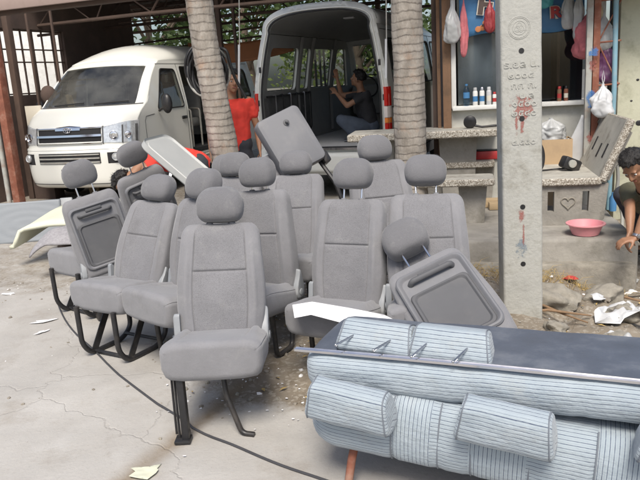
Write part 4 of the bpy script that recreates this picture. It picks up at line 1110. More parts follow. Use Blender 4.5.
def edge_y(z):
    lo, hi = 0, len(PROF)-1.001
    for _ in range(40):
        m = (lo+hi)/2
        if prof(m)[1] < z: lo = m
        else: hi = m
    return front(1, lo).y
def rear_y(z): return VL - .13*max(0, (z-1.15)/1.1)**1.8
def side_pt(y, z, sx, off=0): return V((sx*(hw(z)+off), y, z))
ZT = 1.99
def solid_side(vs, fs, sx, th, mats, root):
    m = len(vs); A = [side_pt(q.x, q.y, sx) for q in vs]; nrm = []
    for q in vs:
        dz = (hw(q.y+.01)-hw(q.y-.01))/.02; nrm.append(V((sx, 0, -dz)).normalized())
    B = [a - n*th for a, n in zip(A, nrm)]
    f0 = fs[0]; up_ = (A[f0[1]]-A[f0[0]]).cross(A[f0[2]]-A[f0[0]]).dot(nrm[f0[0]]) > 0
    fo = [f if up_ else f[::-1] for f in fs]; e = {}
    for f in fo:
        for a, b in zip(f, f[1:]+f[:1]): e[(a, b)] = 1
    rim = [(a, b) for (a, b) in e if (b, a) not in e]; RV_ = []; RF = []; RN = []
    for a, b in rim:
        k = 2*m+len(RV_); RV_ += [A[b], A[a], B[a], B[b]]; RF.append([k, k+1, k+2, k+3]); n = (A[a]-A[b]).cross(B[a]-A[a]).normalized(); RN += [n]*4
    mb = MB(); mb.add(A+B+RV_, fo + [[i+m for i in f[::-1]] for f in fo] + RF, [0]*len(fo)+[1]*len(fo)+[0]*len(RF))
    o = mb.build('side_panel', mats, root, norm=False, sharp=0)
    o.data.normals_split_custom_set_from_vertices(nrm + [-n for n in nrm] + RN)
def rpoly(pts, r=.05, n=4):
    o = []; P = [V(q) for q in pts]
    for i in range(len(P)):
        p, a, b = P[i], P[i-1], P[(i+1) % len(P)]
        A = p+(a-p).normalized()*min(r, (a-p).length*.4); B = p+(b-p).normalized()*min(r, (b-p).length*.4)
        for k in range(n+1): t = k/n; o.append(tuple(A*(1-t)**2+p*2*t*(1-t)+B*t*t))
    return o
WIN = {'door_window': rpoly([(1.02, 1.26), (1.86, 1.26), (1.82, 1.85), (1.38, 1.86)], .06),
       'mid_window': rpoly([(2.02, 1.28), (2.98, 1.28), (2.98, 1.84), (2.02, 1.85)], .07),
       'rear_window': rpoly([(3.10, 1.28), (3.46, 1.28), (3.46, 1.84), (3.10, 1.84)], .07),
       'quarter_window': rpoly([(3.60, 1.28), (4.66, 1.28), (4.60, 1.83), (3.60, 1.84)], .09)}
SLIDE = rpoly([(2.0, .42), (3.08, .42), (3.06, 1.90), (2.0, 1.90)], .06)
def van(name, label, paint, loc, rz, slide_open, tail_open, frontdetail=True, tilt=0, glass='vanglass'):
    lz = (lambda z: .78+(z-.93)*1.04) if tail_open else (lambda z: z)
    root = thing(name, label, 'van', loc, 0, None, (0, R(tilt), rz))
    P = paint
    zs = lin(.24, ZT, 18)
    for sx in (1, -1):
        out = [(edge_y(z), z) for z in zs] + [(y, ZT) for y in lin(edge_y(ZT)+.2, VL-.25, 12)] + [(rear_y(z), z) for z in zs[::-1]]
        for yc in (4.05, 1.12):
            out += [(yc + .38*math.cos(a), .24 + .43*math.sin(a)) for a in lin(0, PI, 13)]
        holes = []
        op = slide_open and sx == 1
        for k, w_ in WIN.items():
            if op and k == 'mid_window': continue
            holes.append(w_)
        if op: holes.append(SLIDE)
        vs, fs = cdt(out, holes, .07)
        solid_side(vs, fs, sx, .045, [P, 'trim'], root)
        for k, w_ in WIN.items():
            if op and k == 'mid_window': continue
            vs, fs = cdt(w_, [], .12); mb = MB(); mb.add([side_pt(q.x, q.y, sx, -.012) for q in vs], fs)
            gl = mb.build(k, glass, root, sharp=0)
            mb = MB(); mb.tube([side_pt(a, b, sx, .001) for a, b in w_], .011, 5, closed=True); mb.build('window_seal', 'rubber', gl)
        # seams, handle, moulding
        mb = MB()
        def seam(pts): mb.tube([side_pt(a, b, sx, -.001) for a, b in pts], .005, 4)
        seam([(1.92, z) for z in lin(.3, 1.93, 14)]); seam([(y, 1.935) for y in lin(1.3, 4.8, 10)])
        seam([(.62, z) for z in lin(.66, 1.12, 5)] + [(.66, 1.18), (.9, 1.2)])
        seam([(3.06 if not op else 3.09, z) for z in lin(.4, 1.93, 14)]); seam([(y, 1.03) for y in lin(3.1, 4.9, 10)]); seam([(y, .40) for y in lin(1.6, 3.5, 8)])
        mb.build('panel_gap', 'dark', root)
        mb = MB(); mb.box(side_pt(1.80, 1.09, sx, .012), (.025, .15, .05), bev=.01); mb.build('door_handle', 'black' , root)
        for yc in (1.12, 4.05):
            w_ = link('wheel', None, root, (sx*.80, yc, .335))
            T = Matrix.Rotation(PI/2, 4, 'Y')
            mb = MB(); mb.lathe([(.20, -.10), (.30, -.105), (.335, -.07), (.335, .07), (.30, .105), (.20, .10)], 32, 0, T, caps=False); mb.build('tyre', 'rubber', w_)
            mb = MB(); mb.lathe([(.0, sx*.05), (.06, sx*.07), (.10, sx*.04), (.19, sx*.05), (.21, sx*.09), (.21, -sx*.09)], 28, 0, T, caps=False); mb.build('rim', 'steel', w_)
        mb = MB(); mb.sheet(lambda u, v: V((sx*(.60+.30*v), (1.12) + .40*math.cos(u), .24+.45*math.sin(u))), lin(0, PI, 14), [0, 1]); mb.sheet(lambda u, v: V((sx*(.60+.30*v), (4.05) + .40*math.cos(u), .24+.45*math.sin(u))), lin(0, PI, 14), [0, 1]); mb.build('wheel_arch', 'dark', root)
    # roof
    def roofp(a, y, off=0):
        hr = .045 + .255*(1-(1-max(0, min(1, (y-1.12)/1.15)))**2.5)
        zc = ZT; ex = 2/(1.9+.8*smst((y-1.2)/1.3))
        c, s_ = math.cos(a), math.sin(a)
        xx = hw(ZT)*math.copysign(abs(c)**ex, c); zz = zc + hr*abs(s_)**ex
        return xx, zz
    def rp(u, v, off=0):
        a = PI*u; xx, _ = roofp(a, 1.2)
        y0 = front(max(-1, min(1, xx/hw(ZT))), len(PROF)-1.001).y
        zz0 = roofp(a, VL)[1]
        y1 = rear_y(zz0); y = y0 + (y1-y0)*v
        zz = roofp(a, y - (y0-1.12)*(1-smst((v-.2)/.6)))[1]
        if v < .02: zz -= .004*(1-v/.02)
        return V((xx, y, zz))
    us = [0, .004, .012, .03, .06, .10] + lin(.15, .85, 13) + [.90, .94, .97, .988, .996, 1]
    mb = MB(); mb.sheet(rp, us, [0, .01, .02, .04, .07, .1, .14, .18, .22, .27, .33] + lin(.4, 1, 9))
    o = mb.build('roof', [P, 'trim'], root, norm=False, sharp=0)
    if sum(p.normal.z*p.area for p in o.data.polygons) < 0: o.data.flip_normals()
    md = o.modifiers.new('s', 'SOLIDIFY'); md.thickness = .04; md.offset = -1; md.material_offset = 1; md.material_offset_rim = 0
    # front
    uu = [-1, -.985, -.96, -.92, -.88, -.84, -.78] + lin(-.7, .7, 15) + [.78, .84, .88, .92, .96, .985, 1]
    ss = lin(0, 12, 37) + lin(12.3, 17, 14) + [17.5, 18]
    wsh = lambda u, s: 12.6 < s < 16.75 and abs(u) < .90
    mb = MB(); mb.sheet(lambda u, s: front(u, s), uu, ss, skip=wsh)
    o = mb.build('front_panel', [P], root, norm=False, sharp=0)
    if sum(-p.normal.y*p.area for p in o.data.polygons) < 0: o.data.flip_normals()
    md = o.modifiers.new('s', 'SOLIDIFY'); md.thickness = .03; md.offset = -1
    mb = MB(); mb.sheet(lambda u, s: front(u, s, -.006), lin(-.93, .93, 25), lin(12.2, 17.0, 16)); ws = mb.build('windscreen', glass, root, sharp=0)
    mb = MB()
    for u0, a, b in ((.25, .62, .0), (-.5, .15, .0)):
        mb.tube([front(u0 + (a-u0)*t if False else u0+t*.55, 12.75+.55*math.sin(t*1.5)*.5, .022) for t in lin(0, 1, 14)], .010, 6)
    mb.build('wiper', 'rubber', ws)
    mb = MB(); mb.sheet(lambda u, s: front(u, s, .003), lin(-.97, .97, 30), [12.15, 12.35, 12.6]); mb.build('cowl', 'lensdark', ws)
    if frontdetail:
        def bar(u0, u1, s0, s1, o0, o1, m, nm, par=root, n=18):
            mb = MB(); us_ = lin(u0, u1, n); rg = []
            for u in us_: rg.append([front(u, s0, o0), front(u, s0+(s1-s0)*.15, o1), front(u, s0+(s1-s0)*.85, o1), front(u, s1, o0)])
            mb.loft(rg); return mb.build(nm, m, par)
        gr = bar(-.56, .56, 7.35, 9.0, -.01, .006, 'dark', 'grille')
        for a, b in ((8.92, 9.05), (8.05, 8.35), (7.25, 7.42)): bar(-.57, .57, a, b, .0, .028, 'chrome', 'grille_bar', gr)
        mb = MB(); T0 = front(0, 8.75, .034)
        def ell(a, b, cx=0, cz=0, r=.006): mb.tube([T0 + V((cx+a*math.cos(t), 0, cz+b*math.sin(t))) for t in lin(0, 2*PI, 33)[:-1]], r, 6, closed=True)
        ell(.056, .036, r=.0045); ell(.017, .033, r=.0035); ell(.037, .014, 0, .017, r=.0035); mb.build('badge', 'chrome', gr)
        mb = MB(); mb.loft([[front(u, s_, o_) for s_, o_ in ((8.7, 0), (8.72, .018), (9.15-.4*abs(u)*2.2, .022), (9.3-.4*abs(u)*2.2, 0))] for u in lin(-.22, .22, 12)]); mb.build('grille_vee', 'chrome', gr)
        for sx in (-1, 1):
            mb = MB(); rg = []
            for u in lin(.575, 1.0, 16):
                lo, hi = 7.25-.15*smst((u-.575)/.4), 9.0+.65*smst((u-.575)/.4)
                rg.append([front(sx*u, lo, .0), front(sx*u, lo+.1, .012), front(sx*u, hi-.1, .012), front(sx*u, hi, .0)])
            mb.loft(rg); hl = mb.build('headlight', 'lens', root)
            for ua, ub, m in ((.58, .60, 'lensdark'), (.845, .86, 'lensdark'), (.975, .995, 'lensdark')):
                mb = MB(); mb.loft([[front(sx*u, 7.15, .010), front(sx*u, 7.25, .016), front(sx*u, 9.0, .016), front(sx*u, 9.1, .010)] for u in lin(ua, ub, 4)]); mb.build('bezel', m, hl)
            for u, r in ((.75, .060), (.91, .048)):
                c = front(sx*u, 8.1, .018); mb = MB(); n = (front(sx*u, 8.1, .1)-front(sx*u, 8.1, 0)).normalized()
                mb.lathe([(0, .004), (r*.5, .002), (r*.55, .008), (r*.92, .004), (r, .010), (r*1.04, 0)], 22, 0, Matrix.Translation(c) @ n.to_track_quat('Z', 'Y').to_matrix().to_4x4()); mb.build('reflector', 'chrome', hl)
        bar(-1, 1, 5.55, 6.35, .0, .012, P, 'bumper_lip', n=30)
        lg = bar(-.55, .55, 3.75, 5.15, -.02, .006, 'dark', 'lower_grille')
        for a in (3.95, 4.32, 4.69): bar(-.54, .54, a, a+.16, .0, .016, 'galv', 'slat', lg)
        for sx in (-1, 1):
            fp = bar(sx*.66, sx*.86, 3.7, 5.1, -.02, .006, 'dark', 'fog_recess', n=8)
            c = front(sx*.78, 4.45, .02); n = (front(sx*.78, 4.4, .1)-front(sx*.78, 4.4, 0)).normalized()
            mb = MB(); mb.lathe([(0, .02), (.04, .016), (.048, .022), (.056, .012), (.056, -.02)], 20, 0, Matrix.Translation(c) @ n.to_track_quat('Z', 'Y').to_matrix().to_4x4()); mb.build('fog_lamp', 'lens', fp)
        bar(-.96, .96, 1.55, 1.75, .0, .006, 'lensdark', 'bumper_line', n=26)
        bar(-.16, -.06, 2.5, 3.4, .0, .008, 'dark', 'plate_recess', n=4)
        for sx in (-1, 1):
            mr = link('mirror', None, root, side_pt(1.02, 1.24, sx, .02))
            mb = MB(); mb.tube([(0, 0, 0), (sx*.06, -.03, .03), (sx*.12, -.03, .05)], .02, 8); mb.build('arm', 'black', mr)
            mb = MB(); mb.ball((sx*.17, -.05, .10), (.085, .06, .145), 18); mb.build('housing', 'black', mr)
    # floor, cab
    mb = MB(); mb.box((0, 2.85, .52), (1.78, 4.1, .06)); mb.build('load_floor', 'vanfloor' if tail_open else 'dark', root)
    mb = MB(); mb.box((0, 2.5, .36), (1.5, 4.2, .20)); mb.build('underbody', 'dark', root)
    mb = MB(); mb.box((0, .78, 1.0), (1.70, .40, .5), bev=.08); mb.build('dashboard', 'trim', root)
    for sx in (-1, 1) if not tail_open else ():
        mb = MB(); mb.box((sx*.45, 1.65, .95), (.5, .5, .16), bev=.05); mb.box((sx*.45, 1.92, 1.32), (.5, .13, .66), bev=.05, rot=Euler((R(-8), 0, 0))); mb.box((sx*.45, 1.97, 1.72), (.24, .10, .16), bev=.04); mb.build('front_seat', 'lensdark', root)
    mb = MB(); mb.tube([(.45 + .19*math.cos(a), 1.20 + .06*math.sin(a), 1.22 + .17*math.sin(a)) for a in lin(0, 2*PI, 25)[:-1]], .014, 6, closed=True); mb.build('steering_wheel', 'rubber', root)
    # rear end
    oz = lin(.24, ZT, 16); outer = [(hw(z), z) for z in oz] + [roofp(a, VL) for a in lin(0.02, PI-.02, 26)] + [(-hw(z), z) for z in oz[::-1]]
    iz = lin(.58, ZT-.02, 14); inner = [(hw(z)-.105, z) for z in iz]
    inner += [(x*.885, ZT-.02+(z-ZT)*.74) for x, z in [roofp(a, VL) for a in lin(.12, PI-.12, 24)]] + [(-hw(z)+.105, z) for z in iz[::-1]]
    def rear(vs, fs, off, nm, m, th, par=root, off2=-1):
        mb = MB(); mb.add([V((q.x, rear_y(q.y)+off, q.y)) for q in vs], fs); o = mb.build(nm, m, par, norm=False, sharp=0)
        if sum(p.normal.y*p.area for p in o.data.polygons) < 0: o.data.flip_normals()
        md = o.modifiers.new('s', 'SOLIDIFY'); md.thickness = th; md.offset = off2; return o
    if tail_open:
        vs, fs = cdt(outer, [inner], .09); rear(vs, fs, .0, 'rear_frame', [P], .05)
        mb = MB(); mb.tube([V((x*.995, rear_y(z)+.008, z)) for x, z in inner], .013, 6, closed=True); mb.build('door_seal', 'rubber', root)
        mb = MB(); mb.tube([V((x*1.05, rear_y(z)+.006, z*1.012)) for x, z in inner[:-1]], .009, 5); mb.build('drip_rail', 'vanwhite', root)
    else:
        vs, fs = cdt(outer, [], .12); rear(vs, fs, .0, 'tailgate', [P], .05)
    mb = MB(); mb.box((0, VL+.03, .40), (1.80, .18, .24), bev=.05, seg=3); mb.build('rear_bumper', P, root)
    mb = MB(); mb.box((0, VL-.02, .565), (1.62, .16, .025)); mb.build('sill_plate', 'chrome', root)
    for sx in (-1, 1):
        tl = link('tail_lamp', None, root)
        for z0_, z1_, m, nm in ((1.19, 1.40, 'redlens', 'brake_lens'), (1.06, 1.185, 'clearlens', 'reverse_lens'), (1.0, 1.055, 'amber', 'turn_lens'), (.93, .995, 'redlens', 'reflector_lens')):
            mb = MB(); rg = []
            for z in lin(lz(z0_), lz(z1_), 5):
                h = hw(z); rg.append([V((sx*a, y, z)) for a, y in ((h-.065, rear_y(z)+.006), (h-.058, rear_y(z)+.026), (h-.02, rear_y(z)+.026), (h+.006, rear_y(z)-.01), (h+.006, rear_y(z)-.10), (h-.01, rear_y(z)-.10), (h-.01, rear_y(z)-.01))])
            mb.loft(rg); mb.build(nm, m, tl)
    for sx in (-1, 1):
        for z in (1.55, 1.15):
            mb = MB(); mb.box((sx*(hw(z)-.06), rear_y(z)+.012, z), (.03, .02, .07), bev=.005); mb.build('hinge', 'black', root)
    return root
lv = van('passenger_van', 'white high roofed van parked nose out under the shed, its side door open', 'vanwhite', (-3.52, 9.86, .03), -.313, True, False)
rv = van('passenger_van', 'pale van backed up with its rear wide open, empty inside', 'vansilver', (0, 0, 0), 0, False, True, False, glass='clearglass')
yr = -.37
rv.rotation_euler = (0, 0, PI + yr)
d = V((math.sin(-yr), math.cos(yr)))        # away from the camera along the van
rv.location = (.105 + d.x*VL, 9.2 + d.y*VL, .07); rv.scale = (1, 1, 1.085)
# side brackets and bars on the bare inner wall (van local, left wall seen through the rear)
for i, y in enumerate((3.2, 3.45, 3.75, 4.0, 4.3, 4.55)):
    mb = MB(); mb.tube(fillet([(.86, y, 1.22), (.80, y, 1.24), (.80, y+.02, .72), (.86, y+.02, .66)], .04), .010, 6); mb.build('wall_bracket', 'steel' if i % 2 else 'black', rv)
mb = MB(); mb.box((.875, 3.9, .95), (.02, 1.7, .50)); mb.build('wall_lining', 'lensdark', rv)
mb = MB(); mb.tube([(.845, y, 1.215) for y in lin(3.1, 4.75, 8)], .014, 6); mb.build('wall_rail', 'black', rv)
for yc in (2.0, 3.05, 3.53): mb = MB(); mb.sheet(lambda u, v: V((hw(v)-.055 - .03*(1-u*u), yc+.07*u, v)), lin(-1, 1, 7), lin(.6, 1.98, 12)); mb.build('pillar_trim', 'trim', rv)
mb = MB()
for y in (2.3, 2.5, 2.72): mb.box((hw(1.56)-.02, y, 1.56), (.03, .025, .54))
mb.build('window_bar', 'black', rv)
mb = MB(); mb.box((0, 3.5, 2.18), (.16, .10, .02), bev=.005); mb.build('roof_lamp', 'bagw', rv)
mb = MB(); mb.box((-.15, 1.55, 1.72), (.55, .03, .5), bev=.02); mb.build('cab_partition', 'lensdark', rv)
# seats and step inside the white van's open door
for i, y in enumerate((2.15, 2.42, 2.75)):
    mb = MB(); mb.tube(fillet([(.74, y, .55), (.74, y, 1.18), (.5, y+.05, 1.2)], .05), .016, 8); mb.build('seat_bar', 'galv', lv)
mb = MB(); mb.box((.80, 2.54, .44), (.22, 1.0, .05), bev=.01)
for k in range(6): mb.box((.72+.03*k, 2.54, .472), (.010, .98, .012))
mb.build('door_step', 'galv', lv)
mb = MB(); mb.box((.30, 2.7, .95), (.7, .5, .16), bev=.05); mb.box((.30, 2.98, 1.3), (.7, .14, .6), bev=.05); mb.build('rear_seat', 'trim', lv)
# ------------------------------------------------------------------ shed
A1, A2 = V((math.cos(-.36), math.sin(-.36))), V((-math.sin(-.36), math.cos(-.36)))
SO2 = V((-3.98, 9.02))
def sh(a, b, z=0): q = SO2 + A1*a + A2*b; return V((q.x, q.y, z))
def shM(a, b, z): return Matrix.Translation(sh(a, b, z)) @ Matrix.Rotation(-.36, 4, 'Z')
RZ = -.36
shed = thing('shed', 'dark open fronted timber shed with a low sheet roof over the vans', 'shed', sh(0, 0), RZ)
mb = MB(); ua = lin(-3.2, 6.4, 160)
mb.sheet(lambda u, v: V((u, v, 3.20 + .022*v + .018*math.sin(u*2*PI/.16) + .02*noise.noise(V((u, v, 0))))), ua, lin(2.3, 8.2, 12))
mb.sheet(lambda u, v: V((u, v, 3.20 + .022*v + .018*math.sin(u*2*PI/.16))), lin(3.3, 6.4, 80), lin(1.1, 2.3, 6))
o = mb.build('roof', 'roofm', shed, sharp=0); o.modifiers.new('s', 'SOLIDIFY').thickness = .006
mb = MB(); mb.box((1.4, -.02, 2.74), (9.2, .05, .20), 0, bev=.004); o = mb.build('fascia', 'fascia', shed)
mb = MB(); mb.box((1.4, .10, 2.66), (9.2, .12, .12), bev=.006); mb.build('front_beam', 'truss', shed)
for k in range(3, 9): mb = MB(); mb.box((1.6, k*.98, 3.14+.022*k*.98), (9.4, .07, .07)); mb.build('purlin', 'truss', shed)
random.seed(8)
for b in (2.6, 4.4, 6.2):
    zc = 2.66 + .02*b
    mb = MB(); mb.tube([(-3.1, b, zc), (.5, b+.02, zc+.03), (4.4, b, zc-.01)], .028, 7); mb.build('tie_beam', 'truss', shed)
    for k in range(13):
        x = -2.9 + k*.55 + random.uniform(-.12, .12); z1 = 3.16 + .022*b; dx = random.uniform(.15, .38)*(1 if k % 2 else -1); mb = MB(); mb.tube([(x-dx, b+.05, zc), (x+dx, b+.05, z1)], random.uniform(.010, .018), 6); mb.build('truss_strut', 'truss', shed)
for k in range(16):
    x = -2.6+random.uniform(0, 6); b = random.uniform(2.4, 6.5); z = random.uniform(2.75, 3.15); a_ = random.uniform(-.25, .25); L = random.uniform(1.2, 2.6)
    mb = MB(); mb.tube([(x, b, z), (x+L*.5, b+a_*.5+.02, z+.02), (x+L, b+a_, z+random.uniform(-.1, .15))], random.uniform(.008, .016), 6); mb.build('loose_pole', 'truss', shed)
for a, b, h, r in ((.03, .02, 2.7, .055), (-1.2, 1.6, 2.9, .05), (-.95, 1.75, 2.9, .018), (1.5, 3.3, 3.25, .035), (1.72, 3.4, 3.25, .022), (-.62, 1.9, 2.9, .016), (5.6, 5.5, 3.3, .05), (3.0, 7.6, 3.3, .05), (-1.62, 5.25, 3.3, .05)):
    mb = MB(); mb.box((a, b, h/2), (r*2, r*2, h), bev=.004); mb.build('post', 'rust' if r == .055 else 'truss', shed)
mb = MB(); mb.tube([(-.10, -.02, 0), (-.10, -.02, 2.65)], .03, 10); mb.build('down_pipe', 'galv', shed)
mb = MB()
for z in (2.32, 2.48): mb.tube([(-1.6, 5.2, z), (4.2, 5.2, z+.22)], .018, 6)
mb.build('tie_pole', 'truss', shed)
# side and back walls of the shed
win = [(1.05, 1.42, 1.0, .78)]
out = [(.3, 0), (5.3, 0), (5.3, 3.3), (.3, 3.2)]
holes = [[(1.75, 1.62), (3.2, 1.62), (3.2, 2.66), (1.75, 2.66)]]
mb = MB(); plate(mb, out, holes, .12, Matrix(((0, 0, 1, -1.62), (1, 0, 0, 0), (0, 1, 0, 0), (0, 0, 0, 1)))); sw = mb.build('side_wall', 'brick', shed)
mb = MB()
for y in lin(1.75, 3.2, 7): mb.box((-1.56, y, 2.14), (.025, .022+.03*(y > 2.4 and y < 2.6), 1.04))
for z in (1.64, 2.14, 2.34, 2.64): mb.box((-1.56, 2.475, z), (.03, 1.45, .022))
mb.build('window_bars', 'truss', sw)
# boards and bits by the left post
q = sh(-.90, 1.55)
bd = thing('cream_board', 'pale cream board standing on edge against the shed post at far left', 'board', (q.x, q.y, 1.02), RZ)
mb = MB(); mb.box((0, 0, .21), (.30, .03, .44), bev=.004); mb.build('sheet', 'board', bd)
mb = MB(); mb.box((0, .05, -.51), (.40, .22, 1.02), bev=.006); tag(mb.build('storage_cabinet', 'brick', None, (q.x, q.y+.06, 1.02), (0, 0, RZ)), 'dark cabinet under the cream board beside the shed post', 'cabinet')
mb = MB(); mb.ball((0, 0, .0), (.12, .10, .14), 14); mb.ball((.09, .02, -.04), (.09, .08, .10), 12)
q4 = sh(-.72, 1.72, 1.60); tag(mb.build('sack', 'brick', None, tuple(q4)), 'dark bundle in front of the barred shed window', 'sack')
q = sh(-.38, 2.0)
for k, (dx, rr) in enumerate(((0, 8), (.09, 11))):
    mb = MB(); mb.box((0, 0, .8), (.06, .03, 1.6)); tag(mb.build('plank', 'wood2', None, (q.x+dx, q.y+.05*k, .0), (0, R(-rr), RZ)), ['pale plank leaning in the shed behind the white van, nearer the window', 'pale plank leaning in the shed behind the white van, nearer the windscreen'][k], 'plank')
# orange tarpaulin and strings
q = PY(240, 47, 13.0)
mb = MB(); mb.sheet(lambda u, v: V((u, .15*math.sin(u*2+v*3), v + .10*u*u + .04*u)), lin(-1.0, 1.0, 20), lin(-.35, .0, 8)); o = mb.build('orange_tarp', 'orange', None, (q.x, q.y, q.z+.08), (0, 0, RZ)); o.modifiers.new('s', 'SOLIDIFY').thickness = .01
tag(o, 'orange brown tarpaulin slung behind the vans below the leaves', 'tarpaulin')
for x, y0, y1, Y, lab in ((239, -10, 88, 7.5, 'thin grey cord hanging with a pale tube end beside the standing man'), (386, -10, 78, 7.3, 'thin grey cord hanging beside the right palm trunk')):
    a, b = PY(x, y0, Y), PY(x, y1, Y)
    t = thing('hanging_cord', lab, 'cord', tuple(b))
    mb = MB(); mb.tube([(0, 0, 0), tuple((a-b)*.5 + V((.005, 0, 0))), tuple(a-b)], .006, 6); mb.build('string', 'galv', t)
    mb = MB(); mb.tube([(0, 0, 0), tuple((a-b)*.45)], .012, 8); mb.build('tube_end', 'bagw', t)

# ------------------------------------------------------------------ trees
def leaves(mb, c, r, n, size=.14):
    for k in range(n):
        a, b = random.uniform(0, 2*PI), random.gauss(0, 1)
        d = V((random.gauss(0, 1), random.gauss(0, 1), random.gauss(0, 1))).normalized()
        q = V(c) + V((d.x*r[0], d.y*r[1], d.z*r[2]))*random.uniform(.25, 1)**.6
        R_ = Euler((random.uniform(0, 6), random.uniform(0, 6), random.uniform(0, 6))).to_matrix(); s = size*random.uniform(.6, 1.3)
        mb.add([q+R_ @ V(p) for p in ((0, -s, 0), (s*.42, 0, .1*s), (0, s, 0), (-s*.42, 0, .1*s))], [[0, 1, 2, 3]])
def tree(x, y, h, r, lab, n=2200, nm='leafy_tree'):
    t = thing(nm, lab, 'tree', (x, y, 0), 0, 'trees beyond the shed')
    mb = MB(); mb.tube([(0, 0, 0), (.1, .05, h*.3), (-.05, 0, h*.62), (.05, .1, h*.9)], [.20, .16, .11, .04], 10)
    cl = []
    for k in range(9):
        a = 2*PI*k/9+random.uniform(-.3, .3); z = h*random.uniform(.45, .95); rr = r*random.uniform(.4, .85)
        e = V((rr*math.cos(a), rr*math.sin(a), z)); mb.tube([(0, 0, z*.6), tuple(e*.5 + V((0, 0, z*.35))), tuple(e)], [.07, .05, .02], 6); cl.append(e)
    mb.build('trunk', 'trunk', t)
    mb = MB()
    for e in cl: leaves(mb, e, (r*.5, r*.5, r*.38), n//9)
    mb.build('crown', 'leaf', t, norm=False, sharp=0)
random.seed(5)
for x, y, h, r, lab in ((-4.6, 20.5, 4.6, 1.9, 'leafy tree seen between the shed roof and the white van, left of the leaning palm'), (-1.9, 21.5, 5.0, 2.2, 'leafy tree seen behind the orange tarpaulin, right of the leaning palm'), (1.4, 20.5, 4.6, 2.2, 'leafy tree seen through the van windows, its trunk behind the open van'), (4.2, 19.0, 4.8, 2.2, 'leafy tree seen through the gap at the right palm trunk')):
    tree(x*1.1, y+2.6, h*1.12, r*1.1, lab)
def bush(x, y, h, r, lab):
    t = thing('leafy_bush', lab, 'bush', (x, y, 0), 0, 'bushes beyond the shed')
    mb = MB(); mb.tube([(0, 0, 0), (.05, 0, h*.5), (0, .05, h*.8)], [.06, .04, .015], 8); mb.build('stem', 'trunk', t)
    mb = MB(); leaves(mb, (0, 0, h*.55), (r, r*.8, h*.5), 520, .10); mb.build('foliage', 'leaf_lit', t, norm=False, sharp=0)
for x, y, h, r, lab in ((-2.4, 17.6, 2.3, 1.1, 'bright leafy bush seen past the white van, below the orange tarpaulin'), (.1, 18.4, 2.6, 1.3, 'bright leafy bush seen through the rearmost window of the open van'), (2.4, 18.2, 2.5, 1.3, 'bright leafy bush seen through the middle windows of the open van'), (4.9, 16.9, 2.6, 1.2, 'bright leafy bush in the gap left of the straight palm trunk')):
    bush(x*1.2, y+3.4, h*1.1, r*1.1, lab)
mb = MB(); mb.box((0, 0, 1.7), (6.5, .2, 3.6), bev=.01); tag(mb.build('brightening_wall', 'white', None, (-8.6, 17.0, 0), (0, 0, R(20))), 'sunlit white wall outside the barred shed window at far left', 'wall')  # added white surface so the shed window reads bright
def palm(nm, lab, pts, rads):
    t = thing(nm, lab, 'palm tree', pts[0])
    o = V(pts[0]); mb = MB(); P = fillet([V(p)-o for p in pts], 1.5, 8); L = 0; rg = []
    tot = sum((P[i+1]-P[i]).length for i in range(len(P)-1))
    fine = [P[0]]; 
    for i in range(len(P)-1):
        n = max(1, int((P[i+1]-P[i]).length/.017))
        for k in range(1, n+1): fine.append(P[i].lerp(P[i+1], k/n))
    for i, q in enumerate(fine):
        f = i/(len(fine)-1); rr = rads[0]+(rads[1]-rads[0])*f + .05*math.exp(-f*tot/.25)
        ring = []
        for j in range(28):
            a = 2*PI*j/28; wz = q.z + .05*noise.noise(V((0, 3, q.z*1.6))) + .03*noise.noise(V((math.cos(a)*1.5, math.sin(a)*1.5, q.z*4)))
            st = (wz/.068) % 1
            e = .0035*(st - .5) + .012*noise.noise(V((math.cos(a)*2, math.sin(a)*2, q.z*2.2))) + .005*noise.noise(V((math.cos(a)*7, math.sin(a)*7, q.z*16)))
            ring.append(q + V((math.cos(a), math.sin(a), 0))*(rr+e))
        rg.append(ring)
    mb.loft(rg); mb.build('trunk', 'bark', t, sharp=0)
    top = P[-1]; mb = MB()
    for k in range(16):
        a = 2*PI*k/16+random.uniform(-.2, .2); el = random.uniform(.1, .9); Lf = random.uniform(2.0, 2.6); prev = None
        spine = []
        for i in range(12):
            s_ = i/11*Lf; spine.append(top + V((math.cos(a)*s_*math.cos(el), math.sin(a)*s_*math.cos(el), s_*math.sin(el) - .28*s_*s_)))
        mb.tube(spine, .015, 4)
        for i in range(1, 12):
            d = (spine[i]-spine[i-1]).normalized(); sd = d.cross(V((0, 0, 1))).normalized()
            for sg in (-1, 1):
                for h in (0, .5):
                    p0 = spine[i-1].lerp(spine[i], h); tip = p0 + sd*sg*.5*math.sin(PI*(i+h)/13+.2) + d*.25 - V((0, 0, .18)); mb.add([p0-d*.03, p0+d*.03, tip], [[0, 1, 2]])
    mb.build('crown', 'leaf', t, norm=False, sharp=0)
    return t
# leaning palm (left) and the upright one (right)
a, b = PY(197, 0, 6.75), PY(226, 160, 6.75); dv_ = (a-b)/(a.z-b.z)
base = b - dv_*(b.z+.05)
palm('palm_tree', 'leaning palm trunk at left with black cable coil hung behind it', [tuple(base), tuple(b), tuple(a), tuple(a + dv_*3.0 + V((.3, 0, 0)))], (.135, .115))
a, b = PY(406.5, 0, 6.3), PY(411, 160, 6.3); dv_ = (a-b)/(a.z-b.z); base = b - dv_*(b.z-.05)
palm('palm_tree', 'straight palm trunk with rusty stains beside the open van', [tuple(base), tuple(b), tuple(a), tuple(a + dv_*3.4)], (.145, .125))
